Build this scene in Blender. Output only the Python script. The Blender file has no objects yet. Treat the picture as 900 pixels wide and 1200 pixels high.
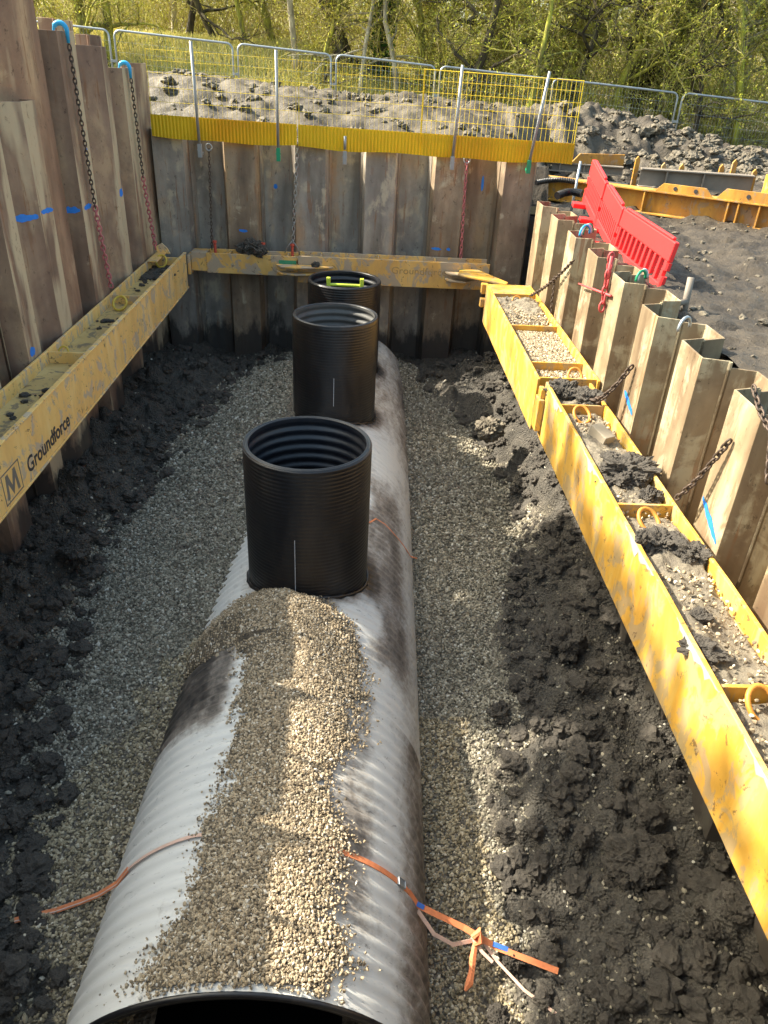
import bpy, math, random
import numpy as np
from mathutils import Vector, Matrix
random.seed(7)
RS = np.random.RandomState(11)
S = bpy.context.scene
COL = S.collection

# ------------------------------------------------------------------ helpers
class MB:
    """collects geometry for ONE mesh"""
    def __init__(s): s.v = []; s.f = []
    def add(s, vs, fs):
        n = len(s.v); s.v.extend([tuple(v) for v in vs]); s.f.extend([tuple(i + n for i in f) for f in fs])
    def box(s, lo, hi, M=None):
        x0, y0, z0 = lo; x1, y1, z1 = hi
        vs = [(x0,y0,z0),(x1,y0,z0),(x1,y1,z0),(x0,y1,z0),(x0,y0,z1),(x1,y0,z1),(x1,y1,z1),(x0,y1,z1)]
        if M is not None: vs = [tuple(M @ Vector(v)) for v in vs]
        s.add(vs, [(0,3,2,1),(4,5,6,7),(0,1,5,4),(1,2,6,5),(2,3,7,6),(3,0,4,7)])
    def prism(s, poly, axis, a, b):
        """extrude a 2-D polygon along axis (0,1,2) between a and b"""
        n = len(poly); vs = []
        for t in (a, b):
            for p in poly:
                q = list(p); q.insert(axis, t); vs.append(tuple(q))
        fs = [tuple(range(n))[::-1], tuple(range(n, 2*n))]
        for i in range(n): fs.append((i, (i+1) % n, n + (i+1) % n, n + i))
        s.add(vs, fs)
    def tube(s, pts, rad, k=6, closed=False, cap=True):
        pts = [Vector(p) for p in pts]; n = len(pts)
        if not hasattr(rad, '__len__'): rad = [rad]*n
        up = None; rings = []
        for i, p in enumerate(pts):
            if closed: d = pts[(i+1) % n] - pts[i-1]
            else: d = pts[min(i+1, n-1)] - pts[max(i-1, 0)]
            if d.length < 1e-9: d = Vector((0,0,1))
            d.normalize()
            if up is None:
                up = Vector((0,0,1)) if abs(d.z) < .9 else Vector((1,0,0))
            a = up - d*up.dot(d)
            if a.length < 1e-6: a = d.orthogonal()
            a.normalize(); up = a; b = d.cross(a)
            rings.append([p + (a*math.cos(2*math.pi*j/k) + b*math.sin(2*math.pi*j/k))*rad[i] for j in range(k)])
        vs = [v for r in rings for v in r]; fs = []
        m = n if closed else n-1
        for i in range(m):
            for j in range(k):
                a0 = i*k + j; a1 = i*k + (j+1) % k; b0 = ((i+1) % n)*k + j; b1 = ((i+1) % n)*k + (j+1) % k
                fs.append((a0, a1, b1, b0))
        if cap and not closed:
            fs.append(tuple(range(k))[::-1]); fs.append(tuple(range((n-1)*k, n*k)))
        s.add(vs, fs)
    def ribbon(s, pts, w, t=.0015, twist=None):
        """a flat strap through pts, given width direction per point"""
        pts = [Vector(p) for p in pts]; n = len(pts); vs = []; fs = []
        for i, p in enumerate(pts):
            d = (pts[min(i+1, n-1)] - pts[max(i-1, 0)]).normalized()
            wd = Vector(twist[i]) if twist else Vector((0,1,0))
            wd = (wd - d*wd.dot(d)).normalized(); nn = d.cross(wd)
            for a, b in ((-1,-1),(1,-1),(1,1),(-1,1)): vs.append(p + wd*w/2*a + nn*t*b)
        for i in range(n-1):
            for j in range(4): fs.append((i*4+j, i*4+(j+1) % 4, (i+1)*4+(j+1) % 4, (i+1)*4+j))
        fs.append((0,1,2,3)); fs.append(tuple((n-1)*4 + j for j in (3,2,1,0)))
        s.add(vs, fs)
    def lathe(s, prof, c, k=64, close=True):
        n = len(prof); vs = []; fs = []
        for j in range(k):
            a = 2*math.pi*j/k
            for r, z in prof: vs.append((c[0] + r*math.cos(a), c[1] + r*math.sin(a), c[2] + z))
        for j in range(k):
            for i in range(n if close else n-1):
                i2 = (i+1) % n; j2 = (j+1) % k
                fs.append((j*n+i, j2*n+i, j2*n+i2, j*n+i2))
        s.add(vs, fs)
    def build(s, name, m, parent=None, smooth=False, bevel=0):
        me = bpy.data.meshes.new(name); me.from_pydata(s.v, [], s.f); me.update()
        return finish(name, me, m, parent, smooth, bevel)

def finish(name, me, m, parent=None, smooth=False, bevel=0):
    if m is not None: me.materials.append(m)
    if smooth: me.polygons.foreach_set('use_smooth', [True]*len(me.polygons))
    o = bpy.data.objects.new(name, me); COL.objects.link(o)
    if parent is not None: o.parent = parent
    if bevel:
        b = o.modifiers.new('bevel', 'BEVEL'); b.width = bevel; b.segments = 2; b.limit_method = 'ANGLE'
    return o

def npmesh(name, V, F, m, parent=None, smooth=False, attrs=None):
    """fast mesh from numpy arrays (V n*3, F m*k)"""
    V = np.asarray(V, np.float32); F = np.asarray(F, np.int32); k = F.shape[1]
    me = bpy.data.meshes.new(name)
    me.vertices.add(len(V)); me.vertices.foreach_set('co', V.ravel())
    me.loops.add(F.size); me.loops.foreach_set('vertex_index', F.ravel())
    me.polygons.add(len(F)); me.polygons.foreach_set('loop_start', np.arange(0, F.size, k, dtype=np.int32))
    try: me.polygons.foreach_set('loop_total', np.full(len(F), k, dtype=np.int32))
    except Exception: pass
    me.polygons.foreach_set('use_smooth', np.full(len(F), smooth, dtype=bool))
    me.update(calc_edges=True)
    for an, av in (attrs or {}).items():
        a = me.attributes.new(an, 'FLOAT', 'POINT'); a.data.foreach_set('value', np.asarray(av, np.float32).ravel())
    return finish(name, me, m, parent)

def tag(o, label=None, cat=None, group=None, kind=None):
    if label: o['label'] = label
    if cat: o['category'] = cat
    if group: o['group'] = group
    if kind: o['kind'] = kind
    return o
def empty(name, loc, label, cat, group=None):
    o = bpy.data.objects.new(name, None); COL.objects.link(o); o.location = loc; o.empty_display_size = .2
    return tag(o, label, cat, group)
def adopt(root, kids):
    """kids were modelled in world coordinates: hang them on root without moving them"""
    inv = Matrix.Translation(root.location).inverted()
    for k in kids:
        k.parent = root; k.matrix_parent_inverse = inv
def under(part, kid):
    kid.parent = part
    return kid

# numpy value noise
def _h(ix, iy, iz, seed):
    n = (ix*374761393 + iy*668265263 + iz*2147483647*0 + iz*1274126177 + seed*974711) & 0xffffffff
    n = ((n ^ (n >> 13))*1274126177) & 0xffffffff
    return ((n ^ (n >> 16)) & 0xffff)/65535.0
def vn(x, y, z=0, seed=0):
    x = np.asarray(x, float); y = np.asarray(y, float); z = np.zeros_like(x) + z
    ix = np.floor(x).astype(np.int64); iy = np.floor(y).astype(np.int64); iz = np.floor(z).astype(np.int64)
    fx = x-ix; fy = y-iy; fz = z-iz
    fx = fx*fx*(3-2*fx); fy = fy*fy*(3-2*fy); fz = fz*fz*(3-2*fz)
    r = 0
    for a in (0,1):
        for b in (0,1):
            for c in (0,1):
                w = (fx if a else 1-fx)*(fy if b else 1-fy)*(fz if c else 1-fz)
                r = r + w*_h(ix+a, iy+b, iz+c, seed)
    return r*2-1
def fbm(x, y, z=0, oct=4, seed=0, gain=.5):
    r = 0; a = 1; f = 1
    for o in range(oct):
        r = r + a*vn(np.asarray(x)*f, np.asarray(y)*f, np.asarray(z)*f, seed+o*17); a *= gain; f *= 2.03
    return r
def sst(a, b, x):
    t = np.clip((np.asarray(x, float)-a)/(b-a), 0, 1); return t*t*(3-2*t)

# ------------------------------------------------------------------ materials
class NT:
    def __init__(s, name):
        s.m = bpy.data.materials.new(name); s.m.use_nodes = True; s.t = s.m.node_tree; s.t.nodes.clear()
        s.out = s.t.nodes.new('ShaderNodeOutputMaterial'); s.b = s.t.nodes.new('ShaderNodeBsdfPrincipled')
        s.t.links.new(s.b.outputs[0], s.out.inputs[0])
    def n(s, ty, **kw):
        nd = s.t.nodes.new(ty)
        for k, v in kw.items():
            if k.startswith('i_'):
                key = k[2:]; nd.inputs[int(key) if key.isdigit() else key].default_value = v
            else: setattr(nd, k, v)
        return nd
    def l(s, a, b): s.t.links.new(a, b)
    def coord(s, scale=(1,1,1), kind='Object', off=None):
        tc = s.n('ShaderNodeTexCoord'); mp = s.n('ShaderNodeMapping'); mp.inputs['Scale'].default_value = scale
        src = tc.outputs[kind]
        if off:
            oi = s.n('ShaderNodeObjectInfo'); mul = s.n('ShaderNodeMath', operation='MULTIPLY', i_1=off)
            s.l(oi.outputs['Random'], mul.inputs[0]); va = s.n('ShaderNodeVectorMath', operation='ADD')
            s.l(src, va.inputs[0]); s.l(mul.outputs[0], va.inputs[1]); src = va.outputs[0]
        s.l(src, mp.inputs[0]); return mp.outputs[0]
    def noise(s, vec, scale=5, detail=5, rough=.6, dist=0):
        nd = s.n('ShaderNodeTexNoise'); nd.inputs['Scale'].default_value = scale; nd.inputs['Detail'].default_value = detail
        nd.inputs['Roughness'].default_value = rough; nd.inputs['Distortion'].default_value = dist
        s.l(vec, nd.inputs['Vector']); return nd.outputs['Fac']
    def ramp(s, fac, stops, interp='LINEAR'):
        r = s.n('ShaderNodeValToRGB'); r.color_ramp.interpolation = interp
        el = r.color_ramp.elements
        while len(el) < len(stops): el.new(.5)
        for e, (p, c) in zip(el, stops):
            e.position = p; e.color = tuple(c) + (1,) if hasattr(c, '__len__') else (c, c, c, 1)
        s.l(fac, r.inputs[0]); return r.outputs[0]
    def mix(s, fac, a, b, mode='MIX'):
        m = s.n('ShaderNodeMix', data_type='RGBA', blend_type=mode)
        for src, idx in ((fac, 0), (a, 6), (b, 7)):
            if hasattr(src, 'links'): s.l(src, m.inputs[idx])
            elif hasattr(src, '__len__'): m.inputs[idx].default_value = tuple(src) + (1,)
            else: m.inputs[idx].default_value = src
        return m.outputs[2]
    def math(s, op, a, b=0, c=None):
        m = s.n('ShaderNodeMath', operation=op)
        for i, q in enumerate((a, b) if c is None else (a, b, c)):
            if hasattr(q, 'links'): s.l(q, m.inputs[i])
            else: m.inputs[i].default_value = q
        return m.outputs[0]
    def bump(s, h, strength=.3, dist=.02):
        b = s.n('ShaderNodeBump'); b.inputs['Strength'].default_value = strength; b.inputs['Distance'].default_value = dist
        s.l(h, b.inputs['Height']); s.l(b.outputs[0], s.b.inputs['Normal'])
    def attr(s, name):
        return s.n('ShaderNodeAttribute', attribute_name=name).outputs['Fac']
    def done(s, col, rough=.7, metal=0, spec=.5):
        for src, key in ((col, 'Base Color'), (rough, 'Roughness'), (metal, 'Metallic')):
            if hasattr(src, 'links'): s.l(src, s.b.inputs[key])
            elif hasattr(src, '__len__'): s.b.inputs[key].default_value = tuple(src) + (1,)
            else: s.b.inputs[key].default_value = src
        s.b.inputs['Specular IOR Level'].default_value = spec
        return s.m

def m_plain(name, col, rough=.6, metal=0, var=.25, scale=12, spec=.4, bump=.15):
    t = NT(name); v = t.coord(off=7)
    f = t.noise(v, scale, 6, .65)
    c = t.mix(f, [x*(1-var) for x in col], [min(1, x*(1+var)) for x in col])
    t.bump(t.noise(v, scale*6, 3, .6), bump, .004)
    return t.done(c, rough, metal, spec)

def m_steel(name, cols, mud, side=None, mudamt=.5):
    """mill-scale steel sheet with long vertical runs of rust and dried clay"""
    t = NT(name)
    streak = t.coord((3.0, 3.0, .55), off=23); fine = t.coord((14, 14, 1.6), off=31); blot = t.coord((1, 1, 1), off=13)
    a = t.noise(streak, 1.0, 3, .5, .15); b = t.noise(fine, 1.0, 4, .6); c = t.noise(blot, 2.6, 8, .62, .6)
    base = t.ramp(t.math('ADD', t.math('MULTIPLY', a, .7), t.math('MULTIPLY', c, .3)), [(.34, cols[0]), (.46, cols[1]), (.54, cols[2]), (.64, cols[3])])
    base = t.mix(t.math('MULTIPLY', t.ramp(b, [(.4, 0), (.75, 1)]), .16), base, cols[4])
    bl = t.noise(t.coord((1.6, 1.6, 1.1), off=41), 2.2, 9, .7, .2); base = t.mix(t.math('MULTIPLY', t.ramp(bl, [(.45, 0), (.62, 1)]), .55), base, [x*.8 for x in cols[1]])
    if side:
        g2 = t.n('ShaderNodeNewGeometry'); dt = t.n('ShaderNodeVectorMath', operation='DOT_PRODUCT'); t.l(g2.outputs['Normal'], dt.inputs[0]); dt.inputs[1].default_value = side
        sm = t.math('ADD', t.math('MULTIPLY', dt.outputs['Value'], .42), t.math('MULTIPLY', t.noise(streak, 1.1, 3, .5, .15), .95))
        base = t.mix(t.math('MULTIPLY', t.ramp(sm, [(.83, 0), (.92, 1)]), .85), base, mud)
    # dried clay in patches with ragged edges
    mm = t.math('ADD', t.math('MULTIPLY', c, .62), t.math('MULTIPLY', t.noise(streak, 2.3, 4, .6), .38))
    mk = t.ramp(mm, [(.62 - .2*mudamt, 0), (.66 - .2*mudamt + .03, 1)])
    base = t.mix(t.math('MULTIPLY', mk, .8), base, mud)
    # dark scrapes
    sc = t.ramp(t.noise(t.coord((9, 9, 5), off=5), 1.7, 8, .75, .3), [(.60, 0), (.64, 1)])
    base = t.mix(t.math('MULTIPLY', sc, .55), base, [x*.35 for x in cols[0]])
    run = t.noise(t.coord((11, 11, .7), off=19), 1.3, 6, .65); rmk = t.math('MULTIPLY', t.ramp(run, [(.585, 0), (.615, 1)]), t.ramp(c, [(.42, 0), (.55, 1)]))
    base = t.mix(t.math('MULTIPLY', rmk, .6), base, (.20, .085, .032))
    pit = t.ramp(t.noise(t.coord((1, 1, 1), off=29), 34, 5, .75), [(.63, 0), (.68, 1)]); base = t.mix(t.math('MULTIPLY', pit, .4), base, [x*.4 for x in cols[1]])
    # splashed wet mud near the trench floor
    geo = t.n('ShaderNodeNewGeometry'); sp = t.n('ShaderNodeSeparateXYZ'); t.l(geo.outputs['Position'], sp.inputs[0])
    zz = t.math('ADD', sp.outputs[2], t.math('MULTIPLY', t.noise(t.coord((2.2, 2.2, .8), off=3), 1.3, 7, .68), -1.5))
    wet = t.ramp(t.math('MULTIPLY_ADD', zz, .5, 2.80), [(.42, 1), (.52, 0)])
    base = t.mix(t.math('MULTIPLY', wet, .88), base, (.035, .032, .03))
    t.bump(t.math('ADD', t.math('MULTIPLY', c, 1.0), t.math('MULTIPLY', mk, .35)), .35, .012)
    return t.done(base, t.ramp(c, [(.3, .55), (.8, .85)]), 0, .35)

def m_yellow(name, dirt=.4, base=((.62,.36,.045), (.70,.44,.085), (.55,.33,.07)), grey=(.27,.235,.19), amt=.5, vsc=1.0):
    """scraped yellow-orange plant paint with grey clay smears and rusty edges"""
    t = NT(name)
    st = t.coord((3.0, 3.0, 1.3), off=9); v = t.coord(off=9)
    a = t.noise(t.coord((2.6, 2.6, .8), off=4), 1.2, 5, .6, .5)
    c = t.ramp(a, [(.32, base[2]), (.5, base[0]), (.68, base[1])])
    g = t.noise(t.coord((4.5, 4.5, 3.2), off=17), 1.2*vsc, 9, .66, .8)
    gm = t.ramp(g, [(.62-.2*amt, 0), (.66-.2*amt, 1)])
    c = t.mix(t.math('MULTIPLY', gm, dirt), c, grey)
    r = t.noise(v, 11, 9, .74, .5); rm = t.ramp(r, [(.605, 0), (.617, 1)])
    c = t.mix(t.math('MULTIPLY', rm, .75), c, (.10, .055, .03))
    s2 = t.ramp(t.noise(t.coord((30, 30, 3), off=3), 1.5, 3, .5), [(.66, 0), (.72, 1)])
    c = t.mix(t.math('MULTIPLY', s2, .45), c, (.33, .29, .23))
    t.bump(t.math('ADD', g, t.math('MULTIPLY', rm, -.3)), .25, .006)
    return t.done(c, t.ramp(g, [(.3, .42), (.7, .8)]), 0, .4)

def m_mud(name, col=(.042,.038,.036), col2=(.075,.066,.058), scale=5, pale=None, bump=.7):
    t = NT(name); v = t.coord(kind='Object')
    n1 = t.noise(v, scale, 10, .68, .3); n2 = t.noise(v, scale*7, 8, .7)
    c = t.mix(t.ramp(n1, [(.35, 0), (.7, 1)]), col, col2)
    c = t.mix(t.ramp(n2, [(.6, 0), (.75, .6)]), c, [x*1.7 for x in col2])
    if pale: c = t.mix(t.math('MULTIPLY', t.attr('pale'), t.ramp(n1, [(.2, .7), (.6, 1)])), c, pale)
    t.bump(t.math('ADD', n1, t.math('MULTIPLY', n2, .35)), bump, .05)
    return t.done(c, t.ramp(n2, [(.35, .5), (.7, .9)]), 0, .4)

def m_gravel(name, cols):
    t = NT(name)
    geo = t.n('ShaderNodeNewGeometry')
    c = t.ramp(geo.outputs['Random Per Island'], [(0, cols[0]), (.3, cols[1]), (.6, cols[2]), (.88, cols[3]), (1, cols[4])])
    v = t.coord(); n = t.noise(v, 90, 3, .6)
    c = t.mix(t.math('MULTIPLY', n, .5), c, [x*.45 for x in cols[1]])
    return t.done(c, .85, 0, .3)

def m_floor(name):
    """trench floor: black clay blending into the bedding gravel (vertex mask 'gravel')"""
    t = NT(name); v = t.coord(kind='Object')
    n1 = t.noise(v, 4, 10, .68, .3); n2 = t.noise(v, 26, 7, .7)
    mud = t.mix(t.ramp(n1, [(.35, 0), (.7, 1)]), (.050,.045,.037), (.110,.097,.079))
    mud = t.mix(t.ramp(n2, [(.62, 0), (.78, .45)]), mud, (.15,.135,.12))
    vo = t.n('ShaderNodeTexVoronoi'); vo.inputs['Scale'].default_value = 46; t.l(v, vo.inputs['Vector'])
    gc = t.ramp(vo.outputs['Color'], [(0, (.05,.045,.04)), (.45, (.17,.145,.11)), (1, (.30,.26,.2))])
    m = t.attr('gravel')
    c = t.mix(m, mud, gc)
    t.bump(t.math('ADD', t.math('ADD', n1, t.math('MULTIPLY', n2, .4)), t.math('MULTIPLY', vo.outputs['Distance'], .5)), 1.0, .05)
    return t.done(c, t.ramp(n2, [(.35, .55), (.7, .9)]), 0, .4)

def m_pipe(name):
    t = NT(name); v = t.coord()
    d = t.attr('dust')
    n = t.noise(t.coord((3, 1.4, 3)), 2.2, 9, .66, .5); n2 = t.noise(t.coord((12, 30, 12)), 1.4, 6, .7)
    k = t.math('ADD', d, t.math('MULTIPLY', t.math('SUBTRACT', n, .5), .7))
    k = t.math('ADD', k, t.math('MULTIPLY', t.math('SUBTRACT', n2, .5), .4))
    c = t.ramp(k, [(.22, (.022,.022,.024)), (.36, (.10,.088,.078)), (.5, (.25,.22,.19)), (.64, (.44,.42,.385)), (.8, (.62,.61,.575))])
    # black scuffs
    sc = t.ramp(t.noise(t.coord((7, 26, 7)), 1.6, 9, .78, .8), [(.60, 0), (.63, 1)])
    c = t.mix(t.math('MULTIPLY', sc, .6), c, (.06,.055,.05))
    t.bump(n2, .3, .004)
    return t.done(c, t.ramp(k, [(.2, .38), (.6, .8)]), 0, .45)

def m_hdpe(name, col=(.012,.012,.014), rough=.36):
    t = NT(name); v = t.coord(off=5)
    n = t.noise(t.coord((6, 6, 1.5), off=5), 1.2, 8, .7, .4); n2 = t.noise(v, 40, 5, .7)
    c = t.mix(t.math('MULTIPLY', t.ramp(n, [(.45, 0), (.75, 1)]), .3), col, (.06,.052,.045))
    c = t.mix(t.ramp(n2, [(.68, 0), (.76, .5)]), c, (.15,.14,.13))
    t.bump(n2, .08, .002)
    return t.done(c, t.ramp(n, [(.3, rough), (.8, rough+.25)]), 0, .5)

STEEL_FAR = m_steel('steel_grey_brown', [(.12,.10,.078), (.24,.21,.18), (.32,.285,.24), (.37,.235,.14), (.46,.40,.31)], (.46,.39,.28), mudamt=.4)
STEEL_FAR_RUST = m_steel('steel_rusty', [(.10,.07,.05), (.21,.15,.10), (.30,.225,.15), (.36,.24,.13), (.40,.34,.24)], (.46,.40,.28), mudamt=.2)
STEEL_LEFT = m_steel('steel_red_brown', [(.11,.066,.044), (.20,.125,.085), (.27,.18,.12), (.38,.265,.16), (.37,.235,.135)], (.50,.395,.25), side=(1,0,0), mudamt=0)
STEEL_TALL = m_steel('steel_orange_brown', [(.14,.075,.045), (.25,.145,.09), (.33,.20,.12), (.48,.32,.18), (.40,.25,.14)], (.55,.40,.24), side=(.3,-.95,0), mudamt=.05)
STEEL_RIGHT = m_steel('steel_tan', [(.11,.07,.04), (.22,.16,.095), (.30,.24,.145), (.34,.175,.07), (.36,.30,.19)], (.38,.33,.22), mudamt=.55)
YEL_LEFT = m_yellow('yellow_paint_left', .7, base=((.80,.49,.15), (.85,.58,.23), (.72,.42,.13)), grey=(.40,.34,.28), amt=.45)
YEL_TRAY = m_yellow('yellow_paint_tray', .7, base=((.52,.36,.13), (.58,.42,.17), (.42,.29,.12)), grey=(.12,.105,.085), amt=.35)
YEL_RIGHT = m_yellow('yellow_paint_right', .6, base=((.56,.30,.04), (.62,.40,.10), (.44,.23,.045)), grey=(.27,.225,.155), amt=.55)
YEL_FAR = m_yellow('yellow_paint_far', .85, base=((.66,.38,.10), (.70,.46,.16), (.52,.30,.10)), grey=(.36,.30,.23), amt=.7, vsc=.7)
YEL_BEAM = m_yellow('yellow_paint_beam', .6, base=((.42,.20,.03), (.60,.33,.05), (.30,.14,.03)), grey=(.25,.2,.15), amt=.4)
MUD = m_mud('wet_mud')
MUD_TRAY = m_mud('clay_in_tray', (.12,.10,.075), (.25,.215,.155), 7, bump=.9)
CLOD = m_mud('clay_clod', (.055,.048,.04), (.115,.099,.08), 12, bump=1.0)
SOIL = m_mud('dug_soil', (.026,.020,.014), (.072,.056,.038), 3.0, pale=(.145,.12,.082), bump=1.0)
GRAVEL = m_gravel('bedding_gravel', [(.08,.073,.055), (.235,.21,.155), (.36,.32,.24), (.47,.42,.32), (.72,.68,.58)])
GRAVEL_WARM = m_gravel('beige_gravel', [(.11,.09,.055), (.31,.255,.16), (.44,.365,.235), (.56,.47,.32), (.78,.70,.55)])
GRAVEL_PIPE = m_gravel('limestone_chippings', [(.10,.08,.055), (.31,.24,.155), (.45,.355,.23), (.56,.46,.32), (.80,.74,.63)])
BEDCOL = m_mud('crushed_fines', (.07,.055,.04), (.16,.13,.09), 20)
FLOOR = m_floor('trench_floor_clay_and_gravel')
PIPE = m_pipe('ribbed_pipe_dusty')
PIPE_IN = m_plain('pipe_inside_black', (.010,.010,.012), .5, var=.5)
HDPE = m_hdpe('black_plastic', (.009,.009,.011), .27)
HDPE_IN = m_hdpe('black_plastic_inside', (.014,.016,.022), .3)
HDPE_LIT = m_hdpe('black_plastic_inside_lit', (.085,.085,.082), .45)  # paler copy for the middle shaft: sunlight on dusty lining put into the colour
DUST = m_plain('pale_dust', (.62,.6,.55), .9, var=.2, scale=30)
CHALK = m_plain('chalk', (.45,.47,.5), .9, var=.5, scale=60)
ORANGE = m_plain('orange_webbing', (.72,.24,.10), .75, var=.3, scale=30)
ORANGE_PALE = m_plain('faded_webbing', (.62,.42,.33), .75, var=.25, scale=30)
BLUEBIT = m_plain('blue_print', (.05,.16,.55), .6)
BLUE = m_plain('blue_spray_paint', (.02,.18,.62), .7, var=.35, scale=14)
BLUE_HOOK = m_plain('blue_hook_paint', (.03,.36,.68), .35, var=.15)
LIME = m_plain('lime_plastic', (.55,.65,.06), .4, var=.1)
CHAIN = m_plain('rusty_chain', (.09,.065,.05), .6, .5, .5, 40)
CHAIN_PALE = m_plain('galvanised_chain', (.28,.27,.25), .5, .6, .4, 40)
CHAIN_RED = m_plain('red_chain', (.50,.07,.07), .55, .1, .4, 30)
CHAIN_PINK = m_plain('pink_red_chain', (.42,.13,.13), .55, .1, .4, 30)
GALV = m_plain('galvanised_tube', (.36,.39,.41), .42, .65, .2, 9)
GALV_DULL = m_plain('dull_grey_tube', (.30,.31,.31), .55, .4, .25, 9)
YWIRE = m_plain('yellow_wire', (.68,.50,.03), .45, 0, .12, 5)
GREEN = m_plain('green_clamp', (.02,.25,.12), .5, .2, .2)
REDPL = m_plain('red_plastic', (.78,.035,.035), .38, 0, .12, 3)
INK = m_plain('black_lettering', (.035,.032,.035), .7, var=.5, scale=18)
INK_FADED = m_plain('faded_lettering', (.17,.14,.11), .8, var=.5, scale=18)
INK_GHOST = m_plain('worn_away_lettering', (.36,.24,.10), .8, var=.5, scale=14)
STICKER = m_plain('green_sticker', (.05,.27,.13), .6, var=.3, scale=30)
BRASS = m_plain('yellow_ring_paint', (.62,.42,.06), .5, .1, .35, 25)
RINGO = m_plain('orange_ring_paint', (.50,.22,.04), .5, .1, .35, 25)
REDPIN = m_plain('red_pin_paint', (.5,.08,.05), .55, .1, .35, 25)
TIMBER = m_plain('weathered_plank', (.32,.27,.20), .8, 0, .3, 4)
BRWN = m_plain('brown_steel', (.20,.17,.14), .7, .2, .4, 4)
def m_toe():
    t = NT('yellow_toe_board'); v = t.coord()
    c = t.ramp(t.noise(v, 1.1, 4, .5), [(.35, (.60,.36,.01)), (.65, (.72,.52,.02))])
    tr = t.n('ShaderNodeBsdfTranslucent'); t.l(c, tr.inputs[0]); mx = t.n('ShaderNodeMixShader'); mx.inputs[0].default_value = .35
    m = t.done(c, .4, 0, .4)
    t.l(t.b.outputs[0], mx.inputs[1]); t.l(tr.outputs[0], mx.inputs[2]); t.l(mx.outputs[0], t.out.inputs[0]); return m
TOE = m_toe()
def m_bark(name, a, b, c):
    t = NT(name); v = t.coord((2.5,2.5,.7), off=19)
    n = t.noise(v, 2.2, 7, .65); k = t.ramp(n, [(.34, a), (.52, b), (.68, c)])
    t.bump(t.noise(t.coord((14,14,3), off=2), 1, 4, .6), .6, .02); return t.done(k, .9, 0, .2)
BARK_MOSS = m_bark('mossy_bark', (.09,.075,.04), (.27,.26,.05), (.46,.46,.06))
BARK_DARK = m_bark('dark_bark', (.03,.025,.018), (.075,.062,.04), (.15,.145,.05))
BARK_PALE = m_bark('pale_bark', (.18,.155,.11), (.38,.34,.25), (.55,.50,.38))
def m_twig(name, cols, trans=.25):
    t = NT(name); geo = t.n('ShaderNodeNewGeometry')
    c = t.ramp(geo.outputs['Random Per Island'], [(i/(len(cols)-1), q) for i, q in enumerate(cols)])
    m = t.done(c, .7, 0, .3)
    tr = t.n('ShaderNodeBsdfTranslucent'); t.l(c, tr.inputs[0]); mx = t.n('ShaderNodeMixShader'); mx.inputs[0].default_value = trans
    t.l(t.b.outputs[0], mx.inputs[1]); t.l(tr.outputs[0], mx.inputs[2]); t.l(mx.outputs[0], t.out.inputs[0]); return m
TWIG = m_twig('mossy_twigs', [(.12,.09,.04), (.42,.40,.07), (.60,.57,.11), (.42,.33,.16), (.72,.66,.28)], .4)
TWIG_DARK = m_twig('brown_twigs', [(.12,.09,.05), (.32,.26,.12), (.50,.46,.12), (.24,.18,.08), (.58,.52,.27)], .35)
BUDS = m_twig('spring_buds', [(.20,.23,.03), (.42,.44,.04), (.66,.65,.08), (.50,.43,.12), (.18,.20,.05)])
IVY = m_twig('ivy_leaves', [(.02,.06,.012), (.05,.14,.025), (.10,.24,.035), (.03,.09,.02)])
GRASS = m_twig('dry_grass', [(.60,.54,.16), (.80,.72,.27), (.50,.52,.10), (.85,.77,.36), (.66,.58,.24)], .35)

# ------------------------------------------------------------------ sun, sky, camera
W = bpy.data.worlds.new('World'); S.world = W; W.use_nodes = True
nt = W.node_tree; nt.nodes.clear()
wo = nt.nodes.new('ShaderNodeOutputWorld'); bg = nt.nodes.new('ShaderNodeBackground'); sk = nt.nodes.new('ShaderNodeTexSky')
sk.sky_type = 'NISHITA'; sk.sun_disc = False
EL, PHI = 42.0, 17.0
sd = Vector((-math.cos(math.radians(PHI))*math.cos(math.radians(EL)), math.sin(math.radians(PHI))*math.cos(math.radians(EL)), math.sin(math.radians(EL))))
sk.sun_elevation = math.radians(EL); sk.sun_rotation = math.atan2(sd.x, sd.y)
sk.air_density = 1.0; sk.dust_density = 3.5; sk.ozone_density = .5
bg.inputs[1].default_value = .15
tint = nt.nodes.new('ShaderNodeMix'); tint.data_type = 'RGBA'; tint.blend_type = 'MULTIPLY'; tint.inputs[0].default_value = 1; tint.inputs[7].default_value = (1.0, 1.03, .88, 1)
nt.links.new(sk.outputs[0], tint.inputs[6]); nt.links.new(tint.outputs[2], bg.inputs[0]); nt.links.new(bg.outputs[0], wo.inputs[0])
L = bpy.data.lights.new('sun', 'SUN'); L.energy = 4.5; L.angle = math.radians(.5); L.color = (1, .92, .77)
lo = bpy.data.objects.new('sun', L); COL.objects.link(lo); lo.rotation_euler = sd.to_track_quat('Z', 'Y').to_euler(); lo.location = (-20, 10, 20)

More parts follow.
